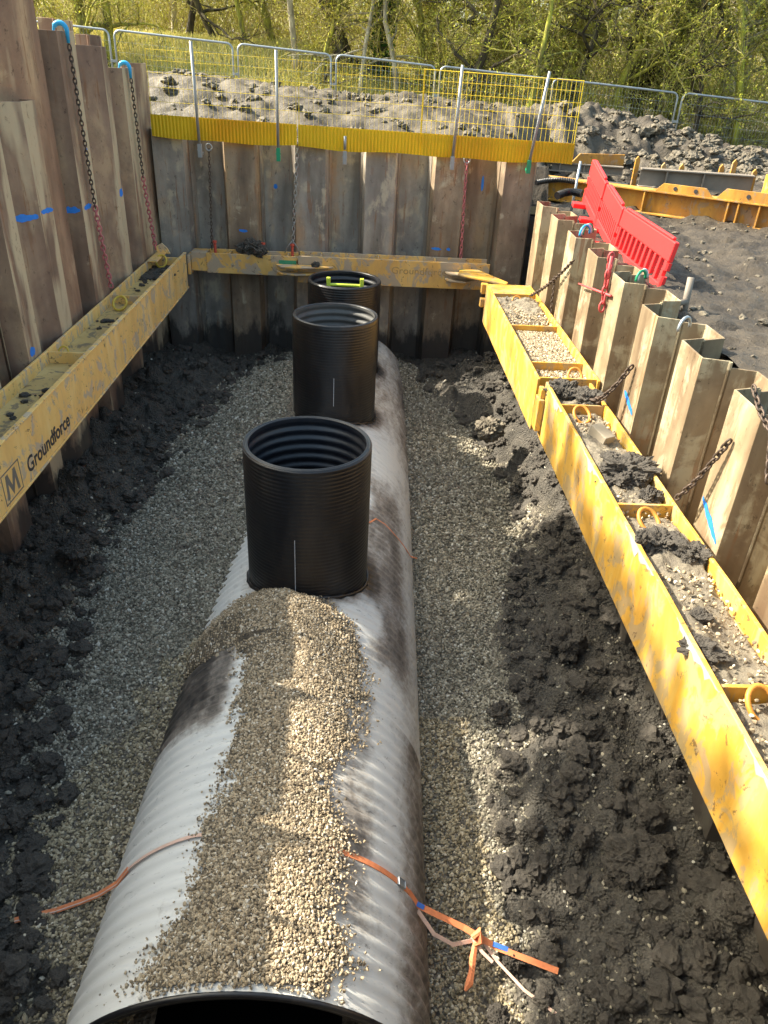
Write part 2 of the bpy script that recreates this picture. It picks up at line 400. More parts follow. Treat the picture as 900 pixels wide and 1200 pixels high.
f_px, cx, cy = 880., 450., 600.
Yc = Vector((432-cx, 75-cy, f_px)).normalized()
a_ = 370-cx; t_ = -(a_*Yc[0] + f_px*Yc[2])/Yc[1]
Dc = Vector((a_, t_, f_px)).normalized(); Xc = Dc.cross(Yc)
if Xc[0] < 0: Xc = -Xc
R = Matrix(((Xc[0], -Xc[1], -Xc[2]), (Yc[0], -Yc[1], -Yc[2]), (-Dc[0], Dc[1], Dc[2])))
cam = bpy.data.cameras.new('camera'); co = bpy.data.objects.new('camera', cam); COL.objects.link(co)
co.matrix_world = R.to_4x4(); cam.sensor_fit = 'VERTICAL'; cam.sensor_height = 24; cam.lens = 24*f_px/1200
cam.clip_start = .05; cam.clip_end = 2000; S.camera = co
S.view_settings.view_transform = 'Standard'; S.view_settings.look = 'None'
S.view_settings.exposure = 1.75; S.view_settings.gamma = 1; S.view_settings.use_curve_mapping = False

# ------------------------------------------------------------------ trench floor
PR, PZ = 1.03, -4.86
def pax(y): return -.556 + .028*y
def lumps(X, Y, Z, n, x0, x1, y0, y1, r0, r1, mask=None, k=.7, rs=RS):
    """push rounded clods up out of a heightfield (X,Y are 1-D coordinates of the grid Z[y,x])"""
    for i in range(n):
        px = rs.uniform(x0, x1); py = rs.uniform(y0, y1); r = r0 + (r1-r0)*rs.rand()**2.5
        if mask is not None and rs.rand() > mask(px, py): continue
        ia, ib = np.searchsorted(X, [px-r*1.3, px+r*1.3]); ja, jb = np.searchsorted(Y, [py-r*1.3, py+r*1.3])
        if ib-ia < 2 or jb-ja < 2: continue
        gx, gy = np.meshgrid(X[ia:ib]-px, Y[ja:jb]-py)
        an = rs.uniform(0, 3.14); el = rs.uniform(.6, 1)
        u = gx*math.cos(an)+gy*math.sin(an); w = (-gx*math.sin(an)+gy*math.cos(an))/el
        d2 = (u*u+w*w)/(r*r)*(1+.5*vn(gx/r*1.6+px*9, gy/r*1.6+py*9, 0, 5))
        h = np.sqrt(np.clip(1-d2, 0, 1))*r*k*rs.uniform(.5, 1)
        tilt = 1 + .8*(gx*rs.uniform(-1,1)+gy*rs.uniform(-1,1))/r
        add = h*np.clip(tilt, .3, 1.6)*.6
        base = Z[ja:jb, ia:ib]; z0 = base[base.shape[0]//2, base.shape[1]//2]
        Z[ja:jb, ia:ib] = np.where(add > 0, np.maximum(base, np.minimum(base+add, z0+r*k)), base)
def rb(y): return np.interp(y, [0, 2.4, 3.2, 4, 5, 6, 7, 8, 10, 11, 12, 13], [1.2, 1.25, 1.15, 1.3, 1.5, 1.75, 1.95, 2.1, 1.8, 1.4, 1.0, .6])
def lb(y): return np.interp(y, [0, 2.3, 3.1, 4.5, 6.2, 7.5, 9, 11, 12.6], [-1.6, -1.8, -2.15, -2.45, -2.75, -2.6, -2.3, -1.85, -1.35])
def g_mask(x, y):
    w = .22*fbm(x*1.6, y*1.6, 0, 4, 3) + .12*fbm(x*7, y*7, 0, 3, 8)
    return sst(-.10, .12, (x-lb(y)) + w)*sst(-.10, .12, (rb(y)-x) + w)
def floor_h(x, y):
    c = pax(y)
    left_c = np.interp(y, [0, 3.8, 5.0, 7, 9, 10.5, 12], [-4.60, -4.56, -4.34, -4.12, -4.02, -4.02, -4.2])
    L_ = left_c + np.interp(y, [0, 4, 6, 10, 12], [.16, .18, .26, .34, .3])*(x-(c-.95))
    R_ = np.interp(y, [0, 5, 8, 12], [-4.86, -4.80, -4.66, -4.45]) + np.interp(y, [0, 5, 8, 12], [.10, .05, -.02, 0])*np.clip(x-(c+1), 0, 9)
    g = np.where(x < c, L_, R_)
    # clay banked up against the sheet piles
    wl = np.interp(y, [0, 3, 5, 8, 12.6], [-4.6, -4.5, -4.2, -4.10, -4.15])
    wr = np.interp(y, [0, 3, 6, 9, 12.6], [-4.55, -4.45, -4.35, -4.15, -4.0])
    g = np.where(x < lb(y)+.15, np.maximum(g, g + (wl-g)*sst(0, 1, (lb(y)+.15-x)/np.maximum(.3, lb(y)+3.35))), g)
    g = np.where(x > rb(y)-.1, g + (wr-g)*sst(0, 1, (x-rb(y)+.1)/np.maximum(.5, 2.6-rb(y))), g)
    # clay at the far end
    g = g + (-4.33-g)*sst(11.3, 12.3, y)*.8
    return g
fx = np.concatenate([np.arange(-3.75, 3.16, .024)])
fy = [.35]
while fy[-1] < 12.85: fy.append(fy[-1] + .018 + max(0, fy[-1]-2.5)*.0032)
fy = np.array(fy)
GX, GY = np.meshgrid(fx, fy)
FZ = floor_h(GX, GY); GM = g_mask(GX, GY); mudw = 1-GM
FZ += mudw*(.10*fbm(GX*1.7, GY*1.7, 0, 4, 1) + .02*fbm(GX*8, GY*8, 0, 3, 6)) + GM*(.035*fbm(GX*1.3, GY*1.3, 0, 3, 4))
mk = lambda a, b: 1-float(g_mask(np.array(a), np.array(b)))*.97
lumps(fx, fy, FZ, 1100, -3.5, -1.4, 1.2, 12.7, .04, .20, mk)
lumps(fx, fy, FZ, 1000, .9, 3.0, 1.2, 12.7, .04, .20, mk)
lumps(fx, fy, FZ, 5200, -3.5, 3.0, 1.2, 8, .02, .07, mk)
FZ += mudw*(.035*np.abs(fbm(GX*6, GY*6, 0, 5, 61, .65)) + .016*fbm(GX*22, GY*22, 0, 2, 62))
# scree of gravel thrown over the clay: fade the mask
def grid_faces(nx, ny, keep=None):
    i = np.arange(nx-1); j = np.arange(ny-1); I, J = np.meshgrid(i, j)
    a = (J*nx+I).ravel(); F = np.stack([a, a+1, a+nx+1, a+nx], 1)
    if keep is not None: F = F[keep.ravel()]
    return F
V = np.stack([GX.ravel(), GY.ravel(), FZ.ravel()], 1)
# nothing lives inside the pipe: drop those cells
cxm = (GX[:-1,:-1]+GX[1:,1:])/2; cym = (GY[:-1,:-1]+GY[1:,1:])/2
keep = ~((np.abs(cxm-pax(cym)) < .5) & (cym > 1.85) & (cym < 12.2))
fl = npmesh('trench_floor', V, grid_faces(len(fx), len(fy), keep), FLOOR, smooth=True, attrs={'gravel': GM*.95})
tag(fl, 'black clay and bedding gravel on the bottom of the trench', kind='structure')
def fz_at(x, y):
    i = np.clip(np.searchsorted(fx, x)-1, 0, len(fx)-2); j = np.clip(np.searchsorted(fy, y)-1, 0, len(fy)-2)
    return FZ[j, i]

# stones ----------------------------------------------------------
ICO_V = []
_p = (1+5**.5)/2
for a in (-1, 1):
    for b in (-_p, _p): ICO_V += [(0,a,b), (a,b,0), (b,0,a)]
ICO_V = np.array(ICO_V)/math.sqrt(1+_p*_p)
from itertools import combinations
_fs = []
for tri in combinations(range(12), 3):
    p = ICO_V[list(tri)]
    if all(abs(np.linalg.norm(p[i]-p[(i+1) % 3])-1.0515) < .02 for i in range(3)):
        n_ = np.cross(p[1]-p[0], p[2]-p[0]); _fs.append(tri if n_ @ p.mean(0) > 0 else tri[::-1])
ICO_F = np.array(_fs)
def stones(name, pos, size, m, rs=RS, flat=.62):
    n = len(pos); V = np.repeat(ICO_V[None], n, 0)*(1 + .28*(rs.rand(n, 12, 1)-.5)*2)
    V = V*(1 + .5*(rs.rand(n, 1, 3)-.5))*np.array([1, 1, flat])
    q = rs.randn(n, 4); q /= np.linalg.norm(q, axis=1)[:, None]; w, x, y, z = q.T
    Rm = np.stack([1-2*(y*y+z*z), 2*(x*y-z*w), 2*(x*z+y*w), 2*(x*y+z*w), 1-2*(x*x+z*z), 2*(y*z-x*w), 2*(x*z-y*w), 2*(y*z+x*w), 1-2*(x*x+y*y)], 1).reshape(n, 3, 3)
    V = np.einsum('nij,nkj->nki', Rm, V)*size[:, None, None] + pos[:, None, :]
    F = (ICO_F[None] + (np.arange(n)*12)[:, None, None]).reshape(-1, 3)
    return npmesh(name, V.reshape(-1, 3), F, m)
def scatter_floor(n, y0, y1, thin=0):
    x = RS.uniform(-3.3, 2.9, n); y = RS.uniform(y0, y1, n)
    g = g_mask(x, y); ins = np.abs(x-pax(y)) < .62
    ok = (RS.rand(n) < g*1.0+thin) & ~ins
    x, y = x[ok], y[ok]; return x, y, fz_at(x, y)
ps = []; ss = []
for n, y0, y1, s0, s1, th in ((60000, 1.6, 4.2, .007, .016, .07), (62000, 4.2, 7, .009, .017, .035), (50000, 7, 12.5, .012, .021, .01)):
    x, y, z = scatter_floor(n, y0, y1, th); s = RS.uniform(s0, s1, len(x))
    big = RS.rand(len(x)) < .04; s = np.where(big, s*1.4, s)
    ps.append(np.stack([x, y, z+s*.3+RS.uniform(0, .006, len(x))], 1)); ss.append(s)
_P = np.concatenate(ps); _S = np.concatenate(ss)
warm = ((_P[:,0] < 0) & (_P[:,1] < 4.9+(_P[:,0]+1.3)*1.2+.25*fbm(_P[:,0]*4, _P[:,1]*4, 0, 3, 90))) | ((_P[:,0] > 0) & (_P[:,1] < 4.6) & (_P[:,0] < .95+.15*fbm(_P[:,0]*4, _P[:,1]*3, 0, 3, 91)))
tag(stones('fresh_gravel', _P[warm], _S[warm], GRAVEL_WARM), 'fresh beige gravel at the foot of the near end of the pipe', 'gravel', kind='stuff')
ps = [_P[~warm]]; ss = [_S[~warm]]
tag(stones('gravel', np.concatenate(ps), np.concatenate(ss), GRAVEL), 'grey and beige bedding gravel heaped along both sides of the big pipe', 'gravel', kind='stuff')

# loose clods lying on the clay
ICO2 = None
ICOS = {}
def clod(mb_v, mb_f, c, r, rs, sub=2):
    if sub not in ICOS:
        v = [tuple(q) for q in ICO_V]; f = [tuple(q) for q in ICO_F]
        for _ in range(sub):
            cache = {}; nf = []
            def mid(a, b):
                k = (min(a,b), max(a,b))
                if k not in cache:
                    p = np.array(v[a])+np.array(v[b]); p /= np.linalg.norm(p); v.append(tuple(p)); cache[k] = len(v)-1
                return cache[k]
            for a, b, c_ in f:
                ab, bc, ca = mid(a,b), mid(b,c_), mid(c_,a); nf += [(a,ab,ca),(b,bc,ab),(c_,ca,bc),(ab,bc,ca)]
            f = nf
        ICOS[sub] = (np.array(v), np.array(f))
    v, f = ICOS[sub]; o = rs.rand(3)*50
    d = 1 + .38*fbm(v[:,0]*1.7+o[0], v[:,1]*1.7+o[1], v[:,2]*1.7+o[2], 5, 2, .68)
    p = v*d[:, None]*np.array([r[0], r[1], r[2]])
    a = rs.uniform(0, 6.28); ca, sa = math.cos(a), math.sin(a)
    p = np.stack([p[:,0]*ca-p[:,1]*sa, p[:,0]*sa+p[:,1]*ca, p[:,2]], 1) + np.array(c)
    n = sum(len(q) for q in mb_v); mb_v.append(p); mb_f.append(f+n)
cv, cf = [], []
rs = np.random.RandomState(5)
for i in range(5200):
    side = rs.rand() < .5
    y = 1.6 + 10.6*rs.rand()**1.7
    x = rs.uniform(-3.2, lb(y)+.25) if side else rs.uniform(rb(y)-.15, 2.6)
    r = .010 + .085*rs.rand()**5
    clod(cv, cf, (x, y, float(fz_at(np.array(x), np.array(y)))+r*.3), (r, r*rs.uniform(.7,1.1), r*.75), rs, 2 if r > .035 else 1)
o = npmesh('loose_clay', np.concatenate(cv), np.concatenate(cf), CLOD, smooth=False)
tag(o, 'loose black clay crumbs scattered over the sides of the trench floor', 'clay', kind='stuff')

# ------------------------------------------------------------------ the big pipe
RISERS = [(-.40, 5.54), (-.31, 9.10), (-.25, 10.94)]
py_ = np.arange(1.92, 12.3, .0117); NT_ = 150
th = np.linspace(0, 2*math.pi, NT_, endpoint=False)
TH, PY = np.meshgrid(th, py_)
ph = (PY/.105 + TH/(2*math.pi))
rib = .010*np.clip(np.cos(2*math.pi*ph)*1.25, -1, 1)*(.85+.3*vn(TH*3, PY*2, 0, 3))
fade = sst(1.95, 2.05, PY)
RR = PR + rib*fade - .007
X_ = pax(PY) + RR*np.sin(TH); Z_ = PZ + RR*np.cos(TH)
dx = X_ - pax(PY)
# where the lime dust lies and where the plastic is bare
dust = .84 + .10*fbm(dx*2, PY*1.1, Z_, 3, 9)
xa = X_
strip = sst(-.30, -.1, xa)*(1-sst(.10, .26, xa + .06*fbm(PY*3, xa*3, 0, 3, 2)))*sst(2.15, 2.4, PY)*(1-sst(3.7, 4.3, PY))
dust -= .30*strip
patch = (1-sst(-.95, -.80, xa))*sst(3.55, 3.9, PY + .3*(xa+1))
patch *= (1-sst(4.7, 5.0, PY)); dust -= .50*patch
br = sst(.05, .2, xa + .1*fbm(PY*2, xa*2, 0, 3, 5))*(1-sst(.42, .56, xa))*sst(4.3, 4.7, PY)*(1-sst(7.0, 8.0, PY)); dust -= .36*br
for rx, ry in RISERS: dust -= .55*np.exp(-((np.hypot(X_-rx, PY-ry)-.5)/.13)**2)*(Z_ > PZ)*(1-.8*(X_ < rx-.35))
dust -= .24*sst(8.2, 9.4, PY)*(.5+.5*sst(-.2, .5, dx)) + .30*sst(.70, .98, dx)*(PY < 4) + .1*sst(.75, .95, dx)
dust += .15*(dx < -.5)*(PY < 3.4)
V = np.stack([X_.ravel(), PY.ravel(), Z_.ravel()], 1)
i = np.arange(NT_); j = np.arange(len(py_)-1); I, J = np.meshgrid(i, j)
F = np.stack([(J*NT_+I), (J*NT_+(I+1) % NT_), ((J+1)*NT_+(I+1) % NT_), ((J+1)*NT_+I)], -1)
cX = X_[J, I]; cY = PY[J, I]; cZ = Z_[J, I]
hole = np.zeros(cX.shape, bool)
for rx, ry in RISERS: hole |= (np.hypot(cX-rx, cY-ry) < .44) & (cZ > PZ)
F = F[~hole].reshape(-1, 4)
pipe_root = empty('drainage_pipe', (pax(6), 1.92, PZ-PR), 'huge dusty white ribbed plastic pipe lying along the trench floor, open at its near end', 'pipe')
barrel = npmesh('pipe_barrel', V, F, PIPE, smooth=True, attrs={'dust': dust})
mb = MB()
ri = PR-.075
for (r0, y0, r1, y1) in ((PR-.012, 1.919, ri, 1.919), (ri, 1.919, ri, 12.3)):
    k = 96; vs = []
    for r, y in ((r0, y0), (r1, y1)):
        for q in range(k): a = 2*math.pi*q/k; vs.append((pax(y)+r*math.sin(a), y, PZ+r*math.cos(a)))
    fs = []
    for q in range(k):
        if r0 == r1:
            a = 2*math.pi*(q+.5)/k
            pass
        fs.append((q, (q+1) % k, k+(q+1) % k, k+q))
    mb.add(vs, fs)
lining = mb.build('pipe_lining', PIPE_IN, smooth=True)
# thin pale lip along the cut end
mb = MB(); mb.tube([(pax(1.92)+(PR-.02)*math.sin(a), 1.915, PZ+(PR-.02)*math.cos(a)) for a in np.linspace(0, 6.2832, 96, endpoint=False)], .018, 6, closed=True)
lip = mb.build('cut_edge', HDPE, smooth=True)
kids = [barrel, lining, lip]
for rx, ry in RISERS:      # weld bead where each shaft meets the barrel
    mb = MB(); pts = []
    for a in np.linspace(0, 2*math.pi, 72, endpoint=False):
        x = rx+.535*math.cos(a); y = ry+.535*math.sin(a); d = x-pax(y); pts.append((x, y, PZ+math.sqrt(PR*PR-d*d)-.002))
    mb.tube(pts, [.017+.005*math.sin(k*2.3) for k in range(72)], 7, closed=True); kids.append(mb.build('weld_bead', HDPE, smooth=True))
adopt(pipe_root, kids)

# ------------------------------------------------------------------ access shafts
def shaft(rx, ry, ztop, label, lit=False, spot=None):
    zb = PZ + math.sqrt(PR*PR-.62**2)-.12
    root = empty('access_shaft', (rx, ry, zb), label, 'manhole shaft', 'black shafts rising from the pipe')
    H = ztop - zb; ro = .525; kids = []
    prof = []; z = 0; p = .034
    while z < H-.03:
        prof += [(ro-.0022, z), (ro, z+.008), (ro+.0003, z+p*.70), (ro-.0022, z+p*.84)]; z += p
    prof += [(ro-.002, H-.012), (ro-.006, H)]
    mb = MB(); mb.lathe([(r, q) for r, q in prof], (rx, ry, zb), 96, close=False); kids.append(mb.build('outer_wall', HDPE, smooth=True))
    prof = []; n = int(H/.012)
    for i in range(n+1):
        z = H - i*.012
        c = .5-.5*math.cos(2*math.pi*(i*.012-.03)/.088) if i*.012 > .03 else 0
        prof.append((ro-.045-.0*c + .02*c, z))
    mb = MB(); mb.lathe(prof, (rx, ry, zb), 96, close=False); kids.append(mb.build('corrugated_lining', HDPE_LIT if lit else HDPE_IN, smooth=True))
    mb = MB(); mb.lathe([(ro-.006, H), (ro-.010, H+.006), (ro-.020, H+.004), (ro-.026, H-.004), (ro-.034, H+.004), (ro-.042, H+.006), (ro-.046, H)], (rx, ry, zb), 96, close=False)
    rim = mb.build('rim', HDPE, smooth=True); kids.append(rim)
    adopt(root, kids)
    if spot:
        mb = MB(); rs = np.random.RandomState(3); vv, ff = [], []
        for a, w in spot:
            aa = math.radians(a + rs.uniform(-w, w)); rr = ro-.024+rs.uniform(-.012, .012); r = rs.uniform(.006, .016)
            clod(vv, ff, (rx+rr*math.cos(aa), ry+rr*math.sin(aa), ztop+.008), (r*1.6, r, r*.5), rs)
        o = npmesh('dust_crust', np.concatenate(vv), np.concatenate(ff), DUST, smooth=True); o.parent = rim; o.matrix_parent_inverse = Matrix.Translation(root.location).inverted()
    return root
s1 = shaft(-.40, 5.54, -2.66, 'nearest and largest-looking black ribbed shaft, standing by the gravel heap', spot=[(-28, 12)]*26)
s2 = shaft(-.31, 9.10, -2.64, 'middle black ribbed shaft, with sun on its inner wall', lit=True)
s3 = shaft(-.25, 10.94, -2.66, 'farthest black shaft, with a lime green step inside its rim')
def hung(root, objs): adopt(root, objs)
mb = MB()   # white mould line and stamps on the front of two shafts
for zz in np.arange(-3.78, -3.28, .012): mb.box((-.47-.0025, 5.54-.527-.0035, zz), (-.47+.0025, 5.54-.5195, zz+.010 if random.random() < .85 else zz+.004))
hung(s1, [mb.build('chalk_line', CHALK)])
mb = MB(); mb.box((-.30-.003, 9.10-.5285, -3.62), (-.30+.003, 9.10-.5195, -3.26)); hung(s2, [mb.build('chalk_line', CHALK)])
mb = MB()   # step iron in the third shaft
for x in (-.47, .0): mb.box((x-.027, 10.74, -2.78), (x+.027, 10.80, -2.60))
mb.tube([(-.47, 10.77, -2.70), (.0, 10.77, -2.70)], .021, 10)
hung(s3, [mb.build('step', LIME, bevel=.006)])

# ------------------------------------------------------------------ gravel heap on the pipe
ys = np.arange(1.9, 5.35, .022); xs_ = np.arange(-1.75, .35, .022)
def bl(y): return (.06*(y < 4.4)) + np.interp(y, [1.9, 2.0, 2.15, 2.4, 2.65, 2.8, 3.05, 3.56, 4.2, 4.5, 4.55, 4.8, 5.05, 5.3], [-.96, -1.10, -1.02, -.90, -.88, -.88, -.86, -.84, -.85, -.90, -1.6, -1.7, -1.6, -1.0])
def br_(y): return np.interp(y, [1.9, 2.14, 2.34, 2.73, 2.85, 3.16, 3.4, 3.63, 4.32, 4.81, 4.98, 5.1], [-.12, .04, -.08, -.05, -.07, -.15, .0, .07, .11, -.05, -.28, -.45])
HX, HY = np.meshgrid(xs_, ys)
ed = np.minimum(HX-bl(HY), br_(HY)-HX) - .01 + .05*fbm(HX*2.2, HY*2.2, 0, 3, 35) + .05*fbm(HX*7, HY*7, 0, 4, 31)
ed = np.minimum(ed, (5.18-HY) - .25*np.clip(-.7-HX, 0, 2)); ed = np.minimum(ed, HY-1.95); ed = np.where((HX < -.88) & (HY > 4.3), np.minimum(ed, HY-4.50-.12*(-.88-HX)+.03*fbm(HX*6, HY*6, 0, 3, 33)), ed)
d = np.clip(HX-pax(HY), -1.029, 1.029)
surf = PZ + np.sqrt(PR*PR-d*d)
# heap: deepest below the first shaft, thinning towards the open end
amp = np.interp(HY, [1.9, 2.5, 3.4, 4.3, 4.9, 5.2], [.006, .012, .022, .055, .15, .10])
lh = np.clip(ed/.42, 0, 1); T = amp*np.clip(lh, 0, 1)**.75 + .004
T *= 1 + .12*fbm(HX*3, HY*3, 0, 3, 12)
HZ = surf + T
# side slope of the spill must rest on the floor bank, never below it
HZ = np.maximum(HZ, fz_at(HX, HY)-.02)
ok = ed > 0
okc = ok[:-1,:-1] & ok[1:,1:] & ok[1:,:-1] & ok[:-1,1:]
F = grid_faces(len(xs_), len(ys), okc); used = np.unique(F); rem = -np.ones(HX.size, int); rem[used] = np.arange(len(used))
V = np.stack([HX.ravel(), HY.ravel(), HZ.ravel()], 1)[used]
# sheet + stones joined into one stuff object
n = 125000
X0 = RS.uniform(-1.75, .3, n); Y0 = RS.uniform(1.93, 5.2, n)
ii = np.clip(((X0+1.75)/.022).astype(int), 0, len(xs_)-1); jj = np.clip(((Y0-1.9)/.022).astype(int), 0, len(ys)-1)
e = ed[jj, ii]; p = np.clip((e+.20)/.21, 0, 1)**3.2
sel = RS.rand(n) < np.where(e > 0, 1, p*.5)
X0, Y0, Z0 = X0[sel], Y0[sel], HZ[jj, ii][sel]
s = .0042+.0085*RS.rand(len(X0))**1.8; s = np.where(RS.rand(len(X0)) < .05, s*1.35, s)
heap = stones('gravel_heap', np.stack([X0, Y0, Z0+s*.35], 1), s, GRAVEL_PIPE)
tag(heap, 'beige limestone chippings tipped over the top of the near end of the pipe', 'gravel heap', kind='stuff')
me2 = bpy.data.meshes.new('gravel_bed'); me2.from_pydata([tuple(q) for q in V], [], [tuple(q) for q in rem[F]]); me2.update()
bed = finish('gravel_bed', me2, BEDCOL, heap, smooth=True); bed['kind'] = 'stuff'

# ------------------------------------------------------------------ straps
def on_pipe(x, y, off=.004): return (x, y, PZ + math.sqrt(max(0, (PR+off)**2-(x-pax(y))**2)))
r = empty('lashing_strap', (-.45, 2.75, -3.83), 'orange lashing strap round the near end of the pipe, knotted at its right', 'strap')
mb = MB()
pts = [on_pipe(-.80, 2.80)] + [on_pipe(x, 2.81) for x in np.linspace(-.87, -1.30, 9)] + [(-1.38, 2.80, -4.36), (-1.50, 2.79, -4.46), (-1.62, 2.785, -4.53), (-1.78, 2.77, -4.60), (-2.02, 2.73, -4.64)]
mb.ribbon(pts, .022, .0015); a1 = mb.build('left_tail', ORANGE_PALE)
mb = MB(); mb.ribbon(pts[9:], .032, .0025, [(0, .8, .5)]*len(pts[9:])); a1b = mb.build('strap_end', ORANGE)
mb = MB()
pts = [on_pipe(x, 2.74) for x in np.linspace(-.16, .40, 16)]; mb.ribbon(pts, .036, .0025)
pts2 = [pts[-1], (.46, 2.72, -4.42), (.55, 2.70, -4.46), (.75, 2.66, -4.55), (.95, 2.58, -4.62), (1.31, 2.45, -4.64)]
mb.ribbon(pts2, .036, .0025, [(0, .8, .5)]*6)
a2 = mb.build('webbing', ORANGE)
mb = MB(); mb.ribbon([(.46, 2.70, -4.44), (.56, 2.60, -4.52), (.68, 2.57, -4.58), (.86, 2.62, -4.60)], .024, .002, [(0,.7,.7)]*4)
mb.ribbon([(.86, 2.62, -4.60), (.95, 2.52, -4.66), (1.10, 2.37, -4.70), (1.27, 2.25, -4.72)], .018, .002, [(0,.7,.7)]*4)
mb.ribbon([(.80, 2.62, -4.58), (.86, 2.55, -4.62), (.92, 2.50, -4.64)], .02, .002, [(0,.7,.7)]*3); a3 = mb.build('loose_tail', ORANGE_PALE)
mb = MB(); mb.tube([(.80, 2.60, -4.56), (.84, 2.63, -4.54), (.85, 2.59, -4.58), (.81, 2.58, -4.60)], [.02,.026,.024,.014], 7)
mb.tube([(.82, 2.59, -4.60), (.80, 2.52, -4.64), (.79, 2.46, -4.67), (.77, 2.40, -4.68), (.74, 2.36, -4.69)], [.016,.024,.02,.027,.008], 6); a4 = mb.build('knot', ORANGE)
mb = MB(); M = Matrix.Translation((.345, 2.74, -4.235)) @ Matrix.Rotation(math.radians(48), 4, 'Y')
mb.box((-.035, -.022, -.006), (.035, .022, .012), M); mb.tube([tuple(M @ Vector(q)) for q in ((-.03,-.024,.014),(.03,-.024,.014),(.03,.024,.014),(-.03,.024,.014))], .004, 6, closed=True); a5 = mb.build('buckle', GALV, bevel=.002)
mb = MB(); mb.ribbon([(.455, 2.722, -4.408), (.50, 2.712, -4.434)], .027, .0035, [(0,.8,.5)]*2); a6b = mb.build('blue_mark', BLUEBIT)
mb = MB(); mb.ribbon([(.93, 2.592, -4.606), (1.02, 2.565, -4.618)], .027, .0035, [(0,.8,.5)]*2); a6 = mb.build('blue_mark', BLUEBIT)
adopt(r, [a1, a1b, a2, a3, a4, a5, a6, a6b])
mb = MB(); mb.ribbon([on_pipe(.15, 6.45), on_pipe(.22, 6.6), on_pipe(.32, 6.62), on_pipe(.42, 6.60), on_pipe(.52, 6.62), (.62, 6.72, -4.55), (.70, 6.85, -4.66)], .016, .002)
tag(mb.build('strap_offcut', ORANGE), 'thin orange strap end lying on the pipe right of the nearest shaft', 'strap')

# ------------------------------------------------------------------ sheet piles
def offset_poly(pts, t):
    pts = [Vector((p[0], p[1], 0)) for p in pts]; out = []
    for i, p in enumerate(pts):
        d1 = (pts[i]-pts[i-1]).normalized() if i else (pts[1]-pts[0]).normalized()
        d2 = (pts[i+1]-pts[i]).normalized() if i < len(pts)-1 else d1
        n1 = Vector((-d1.y, d1.x, 0)); n2 = Vector((-d2.y, d2.x, 0)); n = (n1+n2)
        n = n.normalized()/max(.5, n.normalized().dot(n1)) if n.length > 1e-6 else n1
        out.append((p.x+n.x*t, p.y+n.y*t))
    return out
def sheet(name, plan, z1, mat, label, group, lock=.017, z0=-6.2, holes=True, seed=0):
    """one rolled steel sheet: plan outline (x,y) extruded, an interlock bead down each edge"""
    rs = np.random.RandomState(seed+100)
    c = Vector((sum(p[0] for p in plan)/len(plan), sum(p[1] for p in plan)/len(plan), z0))
    pl = [(p[0]-c.x, p[1]-c.y) for p in plan]
    a = offset_poly(pl, .007); b = offset_poly(pl, -.007)
    # rounded bends
    poly = a + b[::-1]; H = z1-z0; mb = MB(); n = len(poly)
    nz = 2; vs = []
    tops = {}
    for k in range(n):
        i = k if k < len(a) else 2*len(a)-1-k
        if i not in tops: tops[i] = rs.uniform(-.006, .006)
        vs.append((poly[k][0], poly[k][1], 0))
    for k in range(n):
        i = k if k < len(a) else 2*len(a)-1-k
        vs.append((poly[k][0], poly[k][1], H+tops[i]))
    fs = [(k, (k+1) % n, n+(k+1) % n, n+k) for k in range(n)]
    m = len(a)
    for k in range(m-1): fs.append((n+k, n+k+1, n+2*m-2-k, n+2*m-1-k))
    mb.add(vs, fs)
    for e in (0, -1):
        mb.tube([(pl[e][0], pl[e][1], 0), (pl[e][0], pl[e][1], H-.01)], lock, 7)
    o = mb.build(name, mat, bevel=.003); o.location = c
    return tag(o, label, 'sheet pile', group)
def paint(pile, quads, mat=BLUE):
    """blue spray marks: thin ragged dabs lying on the steel; each quad = (corner, along, up)"""
    for (c, al, up) in quads:
        mb = MB(); c = Vector(c); al = Vector(al); up = Vector(up); n = al.cross(up).normalized()
        k = 9; vs = []
        for i in range(k+1):
            t = i/k; lo_ = .18*random.random() + .25*abs(2*t-1)**3; hi_ = 1-.22*random.random()-.3*abs(2*t-1)**3
            for q in (lo_, hi_): vs.append(c + al*t + up*q)
        fs = [(2*i, 2*i+2, 2*i+3, 2*i+1) for i in range(k)]
        m = len(vs); vs2 = [v+n*.0 for v in vs]
        mb.add(vs2, fs)
        adopt(pile, [mb.build('paint_mark', mat)])

ORD = ['first', 'second', 'third', 'fourth', 'fifth', 'sixth', 'seventh', 'eighth', 'ninth', 'tenth', 'eleventh', 'twelfth', 'thirteenth', 'fourteenth', 'fifteenth', 'sixteenth']
